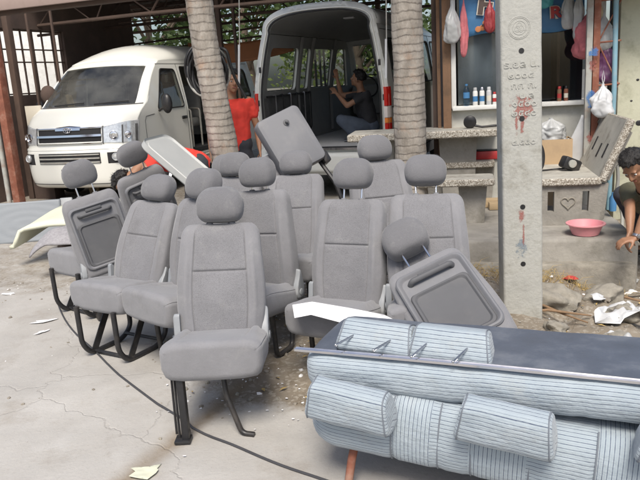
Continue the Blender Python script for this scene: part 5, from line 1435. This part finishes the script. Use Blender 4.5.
# coil of black cable behind the left palm
q = PY(206, 71, 7.05)
cc = thing('cable_coil', 'coil of black cable hung behind the leaning palm', 'cable coil', tuple(q))
random.seed(3)
for k in range(7):
    mb = MB(); rx_, rz_ = .185+random.uniform(-.03, .03), .255+random.uniform(-.03, .02); ox, oy, ph = random.uniform(-.03, .03), random.uniform(-.05, .05), random.uniform(-.15, .15)
    mb.tube([(ox+rx_*math.cos(a)*math.cos(ph), oy+.05*math.sin(a*2+k), rz_*math.sin(a)+ph*rx_*math.cos(a)) for a in lin(0, 2*PI, 41)[:-1]], .014, 8, closed=True); mb.build('loop', 'rubber' if k != 2 else 'galv', cc)
mb = MB(); e1 = PY(226, 48, 7.0)-q; e2 = PY(246, 98, 7.1)-q
mb.tube(fillet([(.1, 0, .2), tuple(e1), tuple((e1+e2)/2+V((-.03, 0, -.02))), tuple(e2)], .2), .016, 8); mb.build('loose_end', 'rubber', cc)
# ------------------------------------------------------------------ people
def bake(mb, name, m, parent, vox=.011, it=5):
    me = mb.mesh(name, m, 0); o = bpy.data.objects.new(name, me); C.objects.link(o)
    r = o.modifiers.new('r', 'REMESH'); r.mode = 'VOXEL'; r.voxel_size = vox
    s_ = o.modifiers.new('s', 'SMOOTH'); s_.factor = .5; s_.iterations = it
    dg = bpy.context.evaluated_depsgraph_get(); n = bpy.data.meshes.new_from_object(o.evaluated_get(dg))
    bpy.data.objects.remove(o); n.polygons.foreach_set('use_smooth', [True]*len(n.polygons))
    n.materials.clear(); n.materials.append(M[m]); n.name = name
    return link(name, n, parent)
def hand(mb, w, d, pn, curl, side=1, s=1.0):
    """palm from wrist w along d, pn = palm facing; five separate bent fingers"""
    d = V(d).normalized(); pn = V(pn); pn = (pn-d*pn.dot(d)).normalized(); x = d.cross(pn).normalized()*side
    w = V(w)
    for k in (-1, -.33, .33, 1): mb.cap(w + x*k*.012*s, w + d*.085*s + x*k*.028*s, .016*s, .0125*s, 10)
    for k, (L, sp) in enumerate(((.066, -1.05), (.076, -.35), (.072, .35), (.056, 1.05))):
        b = w + d*.085*s + x*sp*.029*s; a = curl*.55; dir_ = d
        for j, f in enumerate((.45, .32, .23)):
            ang = curl*(.45+.55*j); dir_ = (d*math.cos(ang)+pn*math.sin(ang) + x*sp*.06).normalized(); e = b+dir_*L*f*1.15*s; mb.cap(b, e, (.0092-.0008*j)*s, (.0086-.0008*j)*s, 8); b = e
    b = w + d*.025*s - x*.028*s
    for j, (f, o) in enumerate(((.042, .75), (.034, .35))):
        dir_ = (d*.7 - x*o + pn*(.35+.3*curl)).normalized(); e = b+dir_*f*s; mb.cap(b, e, (.0125-.0015*j)*s, (.011-.0015*j)*s, 8); b = e
def person(label, loc, rz, J, shirt, trouser, hairstyle='short', sleeve=.5, curl=.5, shoes='rubber', group=None, palm=((0, 0, 0), (0, 0, 0)), vox=.011, cap=False):
    root = thing('person', label, 'person', loc, rz)
    g = lambda k: V(J[k])
    mb = MB()
    pel, ch, nk, hd = g('pelvis'), g('chest'), g('neck'), g('head')
    f = V(J['face']).normalized(); up = (hd-nk).normalized(); up = (up - f*up.dot(f)).normalized(); rt = f.cross(up).normalized()
    sh_ = (g('shR')-g('shL')).normalized()
    # torso
    def torso(mb, ex):
        mb.cap(pel, pel.lerp(ch, .5), .125+ex, .115+ex, 18); mb.cap(pel.lerp(ch, .5), ch, .115+ex, .125+ex, 18)
        for s_ in (-1, 1):
            mb.cap(pel+sh_*s_*.055, ch+sh_*s_*.075, .105+ex, .105+ex, 16); mb.cap(ch + sh_*s_*.07, (g('shR') if s_ > 0 else g('shL')).lerp(ch, .12), .095+ex, .068+ex, 14)
        mb.cap(ch, nk, .10+ex, .058+ex*.5, 14)
    torso(mb, 0); mb.cap(nk - (hd-nk)*.25, hd, .058, .052, 14)
    # head
    RM = Matrix((rt, f*-1, up)).transposed()
    def hp(x, y, z): return hd + rt*x + f*y + up*z
    q = RM.to_euler()
    mb.ball(hp(0, -.012, .035), (.076, .094, .092), 22, 0, q); mb.ball(hp(0, .022, -.045), (.058, .070, .072), 18, 0, q)
    mb.cap(hp(0, .088, .012), hp(0, .108, -.022), .010, .015, 10); mb.cap(hp(-.014, .096, -.026), hp(.014, .096, -.026), .010, .010, 8)
    mb.cap(hp(-.02, .084, -.060), hp(.02, .084, -.060), .0085, .0085, 8); mb.cap(hp(-.018, .082, -.072), hp(.018, .082, -.072), .009, .009, 8); mb.ball(hp(0, .074, -.098), (.024, .02, .018), 10, 0, q)
    mb.cap(hp(-.045, .078, .028), hp(.045, .078, .028), .010, .010, 8)
    for s_ in (-1, 1):
        mb.ball(hp(s_*.078, -.005, -.008), (.012, .022, .034), 12, 0, q); mb.ball(hp(s_*.042, .056, -.030), (.024, .022, .022), 10, 0, q)
    for s_, a in ((1, 'R'), (-1, 'L')):
        S1, E, W = g('sh'+a), g('el'+a), g('wr'+a)
        mb.cap(S1, S1.lerp(E, .45), .052, .047, 14); mb.cap(S1.lerp(E, .45), E, .047, .038, 14); mb.cap(E, E.lerp(W, .35), .039, .038, 14); mb.cap(E.lerp(W, .35), W, .038, .025, 14)
        hv = (W-E).normalized(); pn = V(palm[0 if s_ > 0 else 1]); pn = pn if pn.length else -sh_*s_
        hdv = V(J.get('hd'+a, hv)).normalized(); hand(mb, W + hdv*.005, hdv, pn, curl, s_)
        H, K, A, T = g('hp'+a), g('kn'+a), g('an'+a), g('to'+a)
        mb.cap(pel.lerp(H, .6), H.lerp(K, .25), .100, .088, 16); mb.cap(H.lerp(K, .25), K, .088, .058, 16); mb.cap(K, K.lerp(A, .35), .058, .056, 14); mb.cap(K.lerp(A, .35), A, .056, .038, 14)
        mb.cap(A + V((0, 0, -.02)), T, .036, .028, 12)
    bake(mb, 'body', 'skin', root, vox)
    mb = MB()
    for s_ in (-1, 1):
        mb = MB(); mb.ball(hp(s_*.034, .077, .004), (.012, .007, .006), 10, 0, q); ey = mb.build('eye', 'white', root)
        mb = MB(); mb.ball(hp(s_*.034, .083, .004), (.0055, .003, .0055), 10, 0, q); mb.build('iris', 'hair', ey)
        mb = MB(); mb.cap(hp(s_*.018, .085, .028), hp(s_*.050, .078, .029), .0032, .0025, 6); mb.build('eyebrow', 'hair', root)
    mb = MB(); mb.cap(hp(-.018, .094, -.060), hp(.018, .094, -.060), .0045, .0045, 8); mb.build('mouth', 'redp2', root)
    mb = MB()   # hair
    random.seed(4); 
    for k in range(260):
        th = random.uniform(0, 2*PI); z = random.uniform(-.25, 1); r = math.sqrt(max(0, 1-z*z)); dx, dy, dz = r*math.cos(th), r*math.sin(th), z
        if dy > .35 and dz < .55: continue
        if dy > .0 and dz < .15 and abs(dx) > .6: continue
        p0 = hp(dx*.078, -.012+dy*.098, .036+dz*.094); e = p0 + (rt*dx*.5+f*(dy*.5+.25*(dz > .5))+up*(dz*.6-.35)).normalized()*random.uniform(.010, .022); mb.cap(p0, e, .014, .007, 7)
    mb.ball(hp(0, -.022, .046), (.080, .094, .090), 16, 0, q)
    hm = MB(); hm.v, hm.f, hm.m = mb.v, mb.f, mb.m
    for_h = bake(hm, 'hair', 'hair', root, .008, 5)
    mb = MB(); random.seed(9)
    for k in range(650):
        th = random.uniform(0, 2*PI); z = random.uniform(-.25, 1); r = math.sqrt(max(0, 1-z*z)); dx, dy, dz = r*math.cos(th), r*math.sin(th), z
        if dy > .38 and dz < .5 or (dy > .0 and dz < .15 and abs(dx) > .6): continue
        p0 = hp(dx*.080, -.014+dy*.100, .038+dz*.096); d_ = (rt*dx*.6+f*(dy*.6+.3*(dz > .5))+up*(dz*.8-.3)+V((random.uniform(-.4, .4), random.uniform(-.4, .4), random.uniform(-.3, .3)))).normalized()
        L_ = random.uniform(.018, .042); sd = d_.orthogonal().normalized()*.0022; mb.add([p0+sd, p0-sd, p0+d_*L_], [[0, 1, 2]])
    mb.build('hair_strands', 'hair', for_h, norm=False, sharp=0)
    # clothes
    mb = MB(); torso(mb, .016)
    for s_, a in ((1, 'R'), (-1, 'L')):
        S1, E = g('sh'+a), g('el'+a); mb.cap(S1, S1.lerp(E, sleeve), .066, .062, 14)
    # open the neckline
    o = bake(mb, 'shirt', shirt, root, .013, 4)
    up2 = (nk-ch).normalized(); bm = bmesh.new(); bm.from_mesh(o.data)
    bmesh.ops.bisect_plane(bm, geom=list(bm.verts)+list(bm.edges)+list(bm.faces), plane_co=ch.lerp(nk, .80), plane_no=up2, clear_outer=True)
    pu = (pel-ch).normalized(); bmesh.ops.bisect_plane(bm, geom=list(bm.verts)+list(bm.edges)+list(bm.faces), plane_co=pel+pu*.10, plane_no=pu, clear_outer=True) if J.get('hem') else None
    for v in bm.verts: v.co += v.normal*.010*noise.noise(v.co*9) + v.normal*.006*noise.noise(v.co*23)
    bm.to_mesh(o.data); bm.free()
    mb = MB(); mb.cap(pel - sh_*.07, pel + sh_*.07, .128, .128, 16)
    for s_, a in ((1, 'R'), (-1, 'L')):
        H, K, A = g('hp'+a), g('kn'+a), g('an'+a)
        mb.cap(pel.lerp(H, .5), H.lerp(K, .3), .118, .105, 16); mb.cap(H.lerp(K, .3), K, .105, .078, 16); mb.cap(K, A + (K-A).normalized()*.03, .078, .062, 14)
    o = bake(mb, 'trousers', trouser, root, .014, 4)
    for v in o.data.vertices: v.co += v.normal*(.010*noise.noise(v.co*11))
    for a in 'RL':
        mb = MB(); A, T = g('an'+a), g('to'+a); d_ = (T-A); d_.z = 0; d_ = d_.normalized(); zf = min(A.z, T.z)
        mb.cap(A - d_*.03 + V((0, 0, -.04)), T + V((0, 0, -.004)), .040, .034, 12); mb.build('shoe', shoes, root)
    return root
M['redp2'] = mat('lip', (.28, .10, .08), .5)
ST = dict(pelvis=(0, 0, .92), chest=(0, .02, 1.26), neck=(0, .02, 1.45), head=(.035, -.02, 1.60), face=(.25, -1, -.05), shR=(-.19, .02, 1.38), shL=(.19, .02, 1.38), elR=(-.26, .03, 1.09), elL=(.26, .04, 1.09), wrR=(-.27, -.07, .85), wrL=(.27, -.05, .85),
          hpR=(-.09, 0, .88), hpL=(.09, 0, .88), knR=(-.11, -.02, .48), knL=(.11, -.02, .48), anR=(-.12, .03, .08), anL=(.12, .03, .08), toR=(-.15, -.15, .035), toL=(.15, -.15, .035), hem=1)
q = PY(233, 150, 7.75)
person('man in a red T shirt standing behind the leaning palm', (q.x+.03, 7.75, .02), R(5), ST, 'red', 'pants')
BN = dict(pelvis=(.18, .10, .86), chest=(-.13, .02, .99), neck=(-.32, -.03, .90), head=(-.46, -.08, .76), face=(-.25, -.35, -1), shR=(-.24, -.20, .87), shL=(-.24, .20, .91), elR=(-.30, -.26, .58), elL=(-.33, .20, .60), wrR=(-.44, -.20, .40), wrL=(-.46, .08, .42),
          hpR=(.18, 0, .84), hpL=(.18, .18, .84), knR=(.12, -.05, .44), knL=(.12, .25, .44), anR=(.20, -.02, .08), anL=(.20, .27, .08), toR=(.02, -.08, .035), toL=(.02, .20, .035), hem=1)
q = PY(170, 148, 6.5)
person('person in a red shirt bending low behind the pale back shell', (q.x+.05, 6.45, .0), R(4), BN, 'red', 'pants', palm=((-.3, .8, 0), (-.3, -.8, 0)))
SQ = dict(pelvis=(.05, .05, .26), chest=(-.02, -.02, .62), neck=(-.05, -.03, .80), head=(-.08, -.05, .95), face=(-1, .25, .25), shR=(-.12, .14, .72), shL=(.03, -.20, .72), elR=(-.36, .18, .72), elL=(-.24, -.25, .58), wrR=(-.40, .12, .96), wrL=(-.40, -.10, .76),
          hpR=(-.0, .12, .24), hpL=(.04, -.08, .24), knR=(-.38, .20, .36), knL=(-.34, -.22, .38), anR=(-.14, .18, .08), anL=(-.10, -.16, .08), toR=(-.34, .20, .035), toL=(-.30, -.20, .035), hem=1)
q = PY(365, 138, 10.3)
person('man in a dark shirt and jeans squatting inside the open van', (q.x+.02, q.y, .61), R(-8), SQ, 'darkcl', 'jeans')
# crouching man at the right edge
HR = PY(634, 166, 5.0); wl = PY(629, 242, 4.85); wr_ = PY(622, 243, 4.9)
cx, cy = HR.x+.30, HR.y+.22
def rel(p): return tuple(V(p)-V((cx, cy, 0)))
zh_ = HR.z
CM = dict(pelvis=(.25, .12, .36), chest=(-.02, .0, zh_-.34+.02), neck=(-.20, -.16, zh_-.14), head=rel(HR), face=(-.45, -.45, -.75), shR=(-.20, .08, zh_-.24), shL=(.03, -.24, zh_-.25),
          elR=rel(PY(630, 208, 5.12)), elL=rel(PY(646, 214, 4.88)), wrR=rel(PY(630, 232, 4.98)), wrL=rel(PY(636, 238, 4.86)), hdR=(-.35, -.25, -.8), hdL=(-.9, 0, -.15),
          hpR=(.22, .22, .36), hpL=(.25, .0, .36), knR=(-.12, .34, .52), knL=(.0, -.10, .52), anR=(.12, .34, .07), anL=(.18, -.04, .07), toR=(-.08, .36, .03), toL=(.0, -.10, .03), hem=1)
cm = person('crouching man with black hair at the right edge, working low with both hands', (cx, cy, .0), 0, CM, 'olive', 'pants', vox=.008, curl=.9, palm=((.3, -.6, -.5), (0, .2, -1)))
wv = V(CM['wrL']); ev = V(CM['elL']); dd = (wv-ev).normalized()
wt = link('wristwatch', None, cm)
mb = MB(); T = Matrix.Translation(wv - dd*.02) @ dd.to_track_quat('Z', 'Y').to_matrix().to_4x4(); mb.lathe([(.031, -.011), (.034, -.008), (.034, .008), (.031, .011)], 20, 0, T, caps=False); mb.build('band', 'steel', cm)
bpy.data.objects.remove(wt)
mb = MB(); mb.lathe([(0, 0), (.017, 0), (.017, .008), (0, .010)], 16, 0, Matrix.Translation(wv - dd*.02 + V((0, -.034, .004))) @ Matrix.Rotation(PI/2, 4, 'X')); mb.build('watch_face', 'steel', cm)

# ------------------------------------------------------------------ ground clutter
random.seed(21)
def blob(mb, c, r, seed, sub=2, fl=.7, mi=0):
    bm = bmesh.new(); bmesh.ops.create_icosphere(bm, subdivisions=sub, radius=1)
    for v in bm.verts:
        n_ = noise.noise(v.co*1.4 + V((seed, seed*2, 0)))*.45 + noise.noise(v.co*3.3 + V((seed, 0, 3)))*.15
        v.co *= 1+n_; v.co = V((v.co.x*r, v.co.y*r*.8, v.co.z*r*fl))
    mb.bm(bm, mi, Matrix.Translation(V(c)) @ Euler((random.uniform(-.3, .3), random.uniform(-.3, .3), random.uniform(0, 6))).to_matrix().to_4x4())
mb = MB(); k = 0
while k < 1500:
    x, y = random.uniform(-2.8, 2.6), random.uniform(2.5, 6.0)
    s_ = soil(x, y)
    if random.random() > s_*.95 + .02: continue
    r = random.choice((.004, .005, .006, .008, .011, .016)); blob(mb, (x, y, gz(x, y)+r*.2), r, k, 1, .7, random.choice((0, 0, 1, 2))); k += 1
stuff(mb.build('gravel', ['stone', 'rubc', 'paper'], None, sharp=25), 'loose gravel and grit scattered over the soil', 'gravel')
mb = MB()
for k in range(150):
    while True:
        x, y = random.uniform(-1.2, 2.4), random.uniform(2.9, 5.2)
        if random.random() < soil(x, y): break
    a = random.uniform(0, 6); s_ = random.uniform(.012, .03); z = gz(x, y)+.008; d_ = V((math.cos(a), math.sin(a), random.uniform(-.2, .3)))*s_; e = V((-math.sin(a), math.cos(a), random.uniform(-.3, .3)))*s_*.35
    p0 = V((x, y, z+.004)); mb.add([p0-d_, p0+e+V((0, 0, .004)), p0+d_, p0-e+V((0, 0, .004))], [[0, 1, 2, 3]])
stuff(mb.build('leaf_litter', 'leafy', None, norm=False), 'dry yellow brown leaf scraps on the soil', 'leaf litter')
mb = MB()
for k in range(420):
    a_, b_ = random.uniform(-.35, 1.25), random.gauss(.36, .10); q = shop(a_, b_); z = gz(q.x, q.y); L = random.uniform(.05, .16); h = random.uniform(0, 6)
    mb.tube([(q.x, q.y, z), (q.x+.4*L*math.cos(h), q.y+.4*L*math.sin(h), z+L*.5), (q.x+L*math.cos(h), q.y+L*math.sin(h), z+L*random.uniform(.2, .7))], [.0014, .0012, .0006], 3)
stuff(mb.build('dry_grass', 'leafy', None, sharp=0), 'dry grass wisps along the foot of the platform', 'grass')
CH = [(1.62, 4.62, .17, 'largest broken concrete lump below the kerb, right of the pole'), (1.98, 4.30, .12, 'broken concrete lump near the white bags'), (1.45, 4.05, .09, 'broken concrete lump close to the pole foot at its right'), (1.78, 3.95, .10, 'mossy looking lump midway between pole and white bags'), (1.25, 3.75, .07, 'small concrete lump just behind the vinyl bench top'), (2.02, 4.72, .15, 'broken concrete lump under the kerb corner'), (1.56, 3.75, .06, 'small rounded stone right of the pole behind the bench')]
for k, (x, y, r, lab) in enumerate(CH):
    mb = MB(); blob(mb, (0, 0, r*.25), r, k*3.1, 4, .55); o = mb.build('concrete_chunk', 'rubc', None, (x, y, gz(x, y)), sharp=40); tag(o, lab, 'rubble', 'rubble lumps beside the pole')
for k in range(26):
    while True:
        x, y = random.uniform(.95, 2.5), random.uniform(3.5, 5.1)
        if soil(x, y) > .6: break
    r = random.uniform(.018, .05); mb = MB(); blob(mb, (0, 0, r*.3), r, k*1.7, 3, .65); tag(mb.build('rubble_stone', random.choice(('stone', 'rubc', 'stone')), None, (x, y, gz(x, y)), sharp=35), 'small grey brown stone among the rubble beside the pole', 'stone', 'small stones in the rubble')
for k, (p0, p1, lab) in enumerate((((1.36, 4.35), (1.75, 4.25), 'orange brown stick lying right of the pole'), ((1.40, 4.55), (1.70, 4.18), 'dark stick crossing another beside the pole'), ((2.02, 4.95), (2.6, 4.45), 'long grey branch reaching from kerb corner to the crouching man'))):
    a, b = V((*p0, gz(*p0)+.02)), V((*p1, gz(*p1)+.03)); mb = MB(); mb.tube([a, a.lerp(b, .3)+V((.01, .0, .02)), a.lerp(b, .65)+V((-.01, 0, .012)), b], [.009, .010, .008, .005], 8)
    tag(mb.build('stick', 'twig', None), lab, 'stick')
def trash(x, y, w, m, lab, seed, nm='plastic_scrap', amp=.05, h=.0, rz=0):
    P = [(w*(.5+.18*math.sin(k*2.3+seed))*math.cos(2*PI*k/11), w*(.8 if nm != 'paper_scrap' else .38)*(.5+.2*math.cos(k*1.7+seed))*math.sin(2*PI*k/11)) for k in range(11)]
    t = crumple(nm, P, lambda a, b: (.02 if h else .004) + .16*w*h*max(-1, 1-(a*a+b*b)/(w*w)*3), m, amp, 16, .0015, 13, seed); t.location = (x, y, gz(x, y)+(.02 if h else .006)); t.rotation_euler = (0, 0, rz); tag(t, lab, 'litter')
for px, py, w_, m_, lab, sd_, nm_, am in ((622, 322, .34, 'bagw', 'largest white plastic bag crumpled on the rubble at the right edge', 1.3, 'plastic_bag', .07), (628, 300, .24, 'bagw', 'white plastic sheet above the largest crumpled bag', 4.1, 'plastic_bag', .06), (624, 272, .20, 'bagg', 'grey white plastic scrap under the crouching man hands', 2.2, 'plastic_scrap', .05),
        (598, 306, .10, 'bagw', 'small white film scrap between the mossy lump and the paper scrap', 11.1, 'plastic_scrap', .03), (603, 281, .12, 'bagw', 'white film scrap against the kerb corner', 12.4, 'plastic_scrap', .04), (634, 283, .16, 'paper', 'pale paper scrap right below the crouching man fingers', 13.9, 'paper_scrap', .03), (612, 338, .11, 'bagw', 'white film scrap just behind the vinyl bench top at right', 15.2, 'plastic_scrap', .04),
        (606, 299, .13, 'paper', 'bluish white paper scrap left of the plastic sheet', 7.7, 'paper_scrap', .03), (633, 345, .2, 'bagg', 'grey plastic scrap at the extreme right edge below the largest bag', 9.2, 'plastic_scrap', .06), (570, 279, .11, 'redplast', 'small red scrap lying below the kerb', 3.3, 'plastic_scrap', .02)):
    q = PZ(px, py, -.08); trash(q.x, q.y, w_, m_, lab, sd_, nm_, am, .7)
q = PZ(146, 473, 0); trash(q.x, q.y, .13, 'foam', 'crumpled pale yellow paper at the bottom edge of the concrete', 5.5, 'plastic_scrap', .010, .0, .4)
q = PZ(45, 322, 0); trash(q.x, q.y, .17, 'paper', 'flat white paper scrap left of the looped leg seat', 6.1, 'paper_scrap', .005, .0, .3)
q = PZ(42, 333, 0); trash(q.x, q.y, .10, 'paper', 'thin white paper strip left of the looped leg seat, the smaller one', 8.4, 'paper_scrap', .004, .0, .9)
q = PZ(8, 294, 0); trash(q.x, q.y, .12, 'paper', 'white scrap by the grey carpet at the left edge', 10.4, 'paper_scrap', .005)
mb = MB()
for k in range(55):
    x, y = random.uniform(-.9, .3), random.uniform(2.75, 3.7); a = random.uniform(0, 6); s_ = random.uniform(.003, .011)
    P = [(x+s_*math.cos(a+t)*random.uniform(.6, 1.1), y+s_*.7*math.sin(a+t)) for t in (0, 1.3, 2.6, 3.9, 5.2)]; z = gz(x, y)+.006
    mb.add([V((u, v, z+random.uniform(0, .004))) for u, v in P], [list(range(5))])
stuff(mb.build('paper_bits', 'paper', None, norm=False), 'tiny white paper bits strewn below the seats', 'litter')
# ground cable
pts = [PZ(x, y, 0) for x, y in ((50, 262), (53, 285), (60, 310), (72, 330), (95, 352), (120, 378), (150, 402), (180, 421), (205, 435), (240, 449), (280, 466), (325, 481), (380, 500), (450, 520))]
P = []
for i in range(len(pts)-1):
    for t in (0, .25, .5, .75):
        p = [pts[max(0, min(len(pts)-1, i+d_))] for d_ in (-1, 0, 1, 2)]
        q = .5*((2*p[1]) + (p[2]-p[0])*t + (2*p[0]-5*p[1]+4*p[2]-p[3])*t*t + (3*p[1]-p[0]-3*p[2]+p[3])*t**3); P.append(V((q.x, q.y, gz(q.x, q.y)+.006)))
tag(MB().tube(P, .006, 8).build('ground_cable', 'cable', None), 'dark cable snaking across the concrete under the seats', 'cable')

# ------------------------------------------------------------------ left pile: panel, foam board, carpet, box
q = PZ(25, 232, 0)
pb_ = thing('door_panel', 'blue grey moulded panel with wood grain ripples leaning at the left edge', 'panel', (-3.38, 7.55, .0), R(4), None, (R(-18), 0, R(6)))
mb = MB(); mb.sheet(lambda u, v: V((u, .0012*math.sin(10*math.hypot(u-.1, (v-.2)*2.2)*4), v)), lin(-.75, .48, 50), lin(.0, .46, 24)); o = mb.build('face', 'panelb', pb_); o.modifiers.new('s', 'SOLIDIFY').thickness = .02
mb = MB(); mb.box((.54, .015, .24), (.14, .04, .47), bev=.012); mb.build('end_cap', 'lplast', pb_)
q = PZ(48, 232, .25)
fb = thing('foam_board', 'pale cream foam board bent over the carpeted bundle at left', 'board', (-2.36, 6.75, .38), R(-8))
mb = MB(); mb.sheet(lambda u, v: V((u, v, .05*smst((u+.55)/.5) - .16*smst((-u-.40)/.12) + .025*math.sin(v*4) + .03*v)), lin(-.55, .55, 26), [-.42*1, -.2, 0, .2, .42]); o = mb.build('sheet', 'foam', fb); o.modifiers.new('s', 'SOLIDIFY').thickness = .035
cx_ = thing('carton', 'dark soft bundle under the grey wool carpet at left', 'bundle', (-2.16, 6.2, 0), R(-6))
mb = MB(); blob(mb, (0, .10, .17), .34, 5.5, 4, .62); mb.build('bundle', 'brick', cx_)
cp = thing('carpet_scrap', 'grey wool carpet scrap draped over the dark bundle at left', 'carpet', (-2.20, 6.05, 0), R(-8))
mb = MB(); mb.sheet(lambda u, v: V((u + .02*math.sin(v*8), v, .44 - 1.5*max(0, -u-.12)**1.5 - 1.1*max(0, -v-.08)**1.4 - .22*max(0, u-.12) + .014*noise.noise(V((u*6, v*6, 1))))), lin(-.30, .26, 40), lin(-.26, .3, 34)); o = mb.build('pile', 'felt', cp); o.modifiers.new('s', 'SOLIDIFY').thickness = .014

lc = thing('loose_seat_cushion', 'grey seat cushion without a back on a black frame, left of the looped leg seat', 'seat cushion', (-1.70, 4.98, 0), R(-38))
link('cushion', cached('c', cushion_mesh), lc, (0, .2, .345))
for n_, me in cached(('l', 'loop', .4), lambda: legs('loop', .29)): link(n_, me, lc, (0, .15, 0))
# ------------------------------------------------------------------ light
w = bpy.data.worlds.new('World'); S.world = w; w.use_nodes = True
t = w.node_tree; bg = t.nodes['Background']
sky = t.nodes.new('ShaderNodeTexSky'); sky.sky_type = 'NISHITA'; sky.sun_disc = False
SE, SA = R(54), R(184)      # elevation, compass direction the light comes from (from +Y clockwise)
sky.sun_elevation = SE; sky.sun_rotation = SA; sky.dust_density = 3.2; sky.air_density = 1.0; sky.ozone_density = 1.0
t.links.new(sky.outputs[0], bg.inputs[0]); bg.inputs[1].default_value = .105
sl = bpy.data.lights.new('sun', 'SUN'); sl.energy = 2.7; sl.angle = R(22); sl.color = (1, .94, .85)
so = bpy.data.objects.new('sun', sl); C.objects.link(so)
sd = V((math.sin(SA)*math.cos(SE), math.cos(SA)*math.cos(SE), math.sin(SE)))
so.rotation_euler = sd.to_track_quat('Z', 'Y').to_euler(); so.location = sd*30
vs = S.view_settings; vs.view_transform = 'Standard'; vs.look = 'None'; vs.exposure = .58; vs.gamma = 1; vs.use_curve_mapping = False
S.render.engine = 'CYCLES'; S.cycles.use_denoising = True; S.cycles.max_bounces = 6; S.cycles.transparent_max_bounces = 12; S.cycles.sample_clamp_indirect = 8
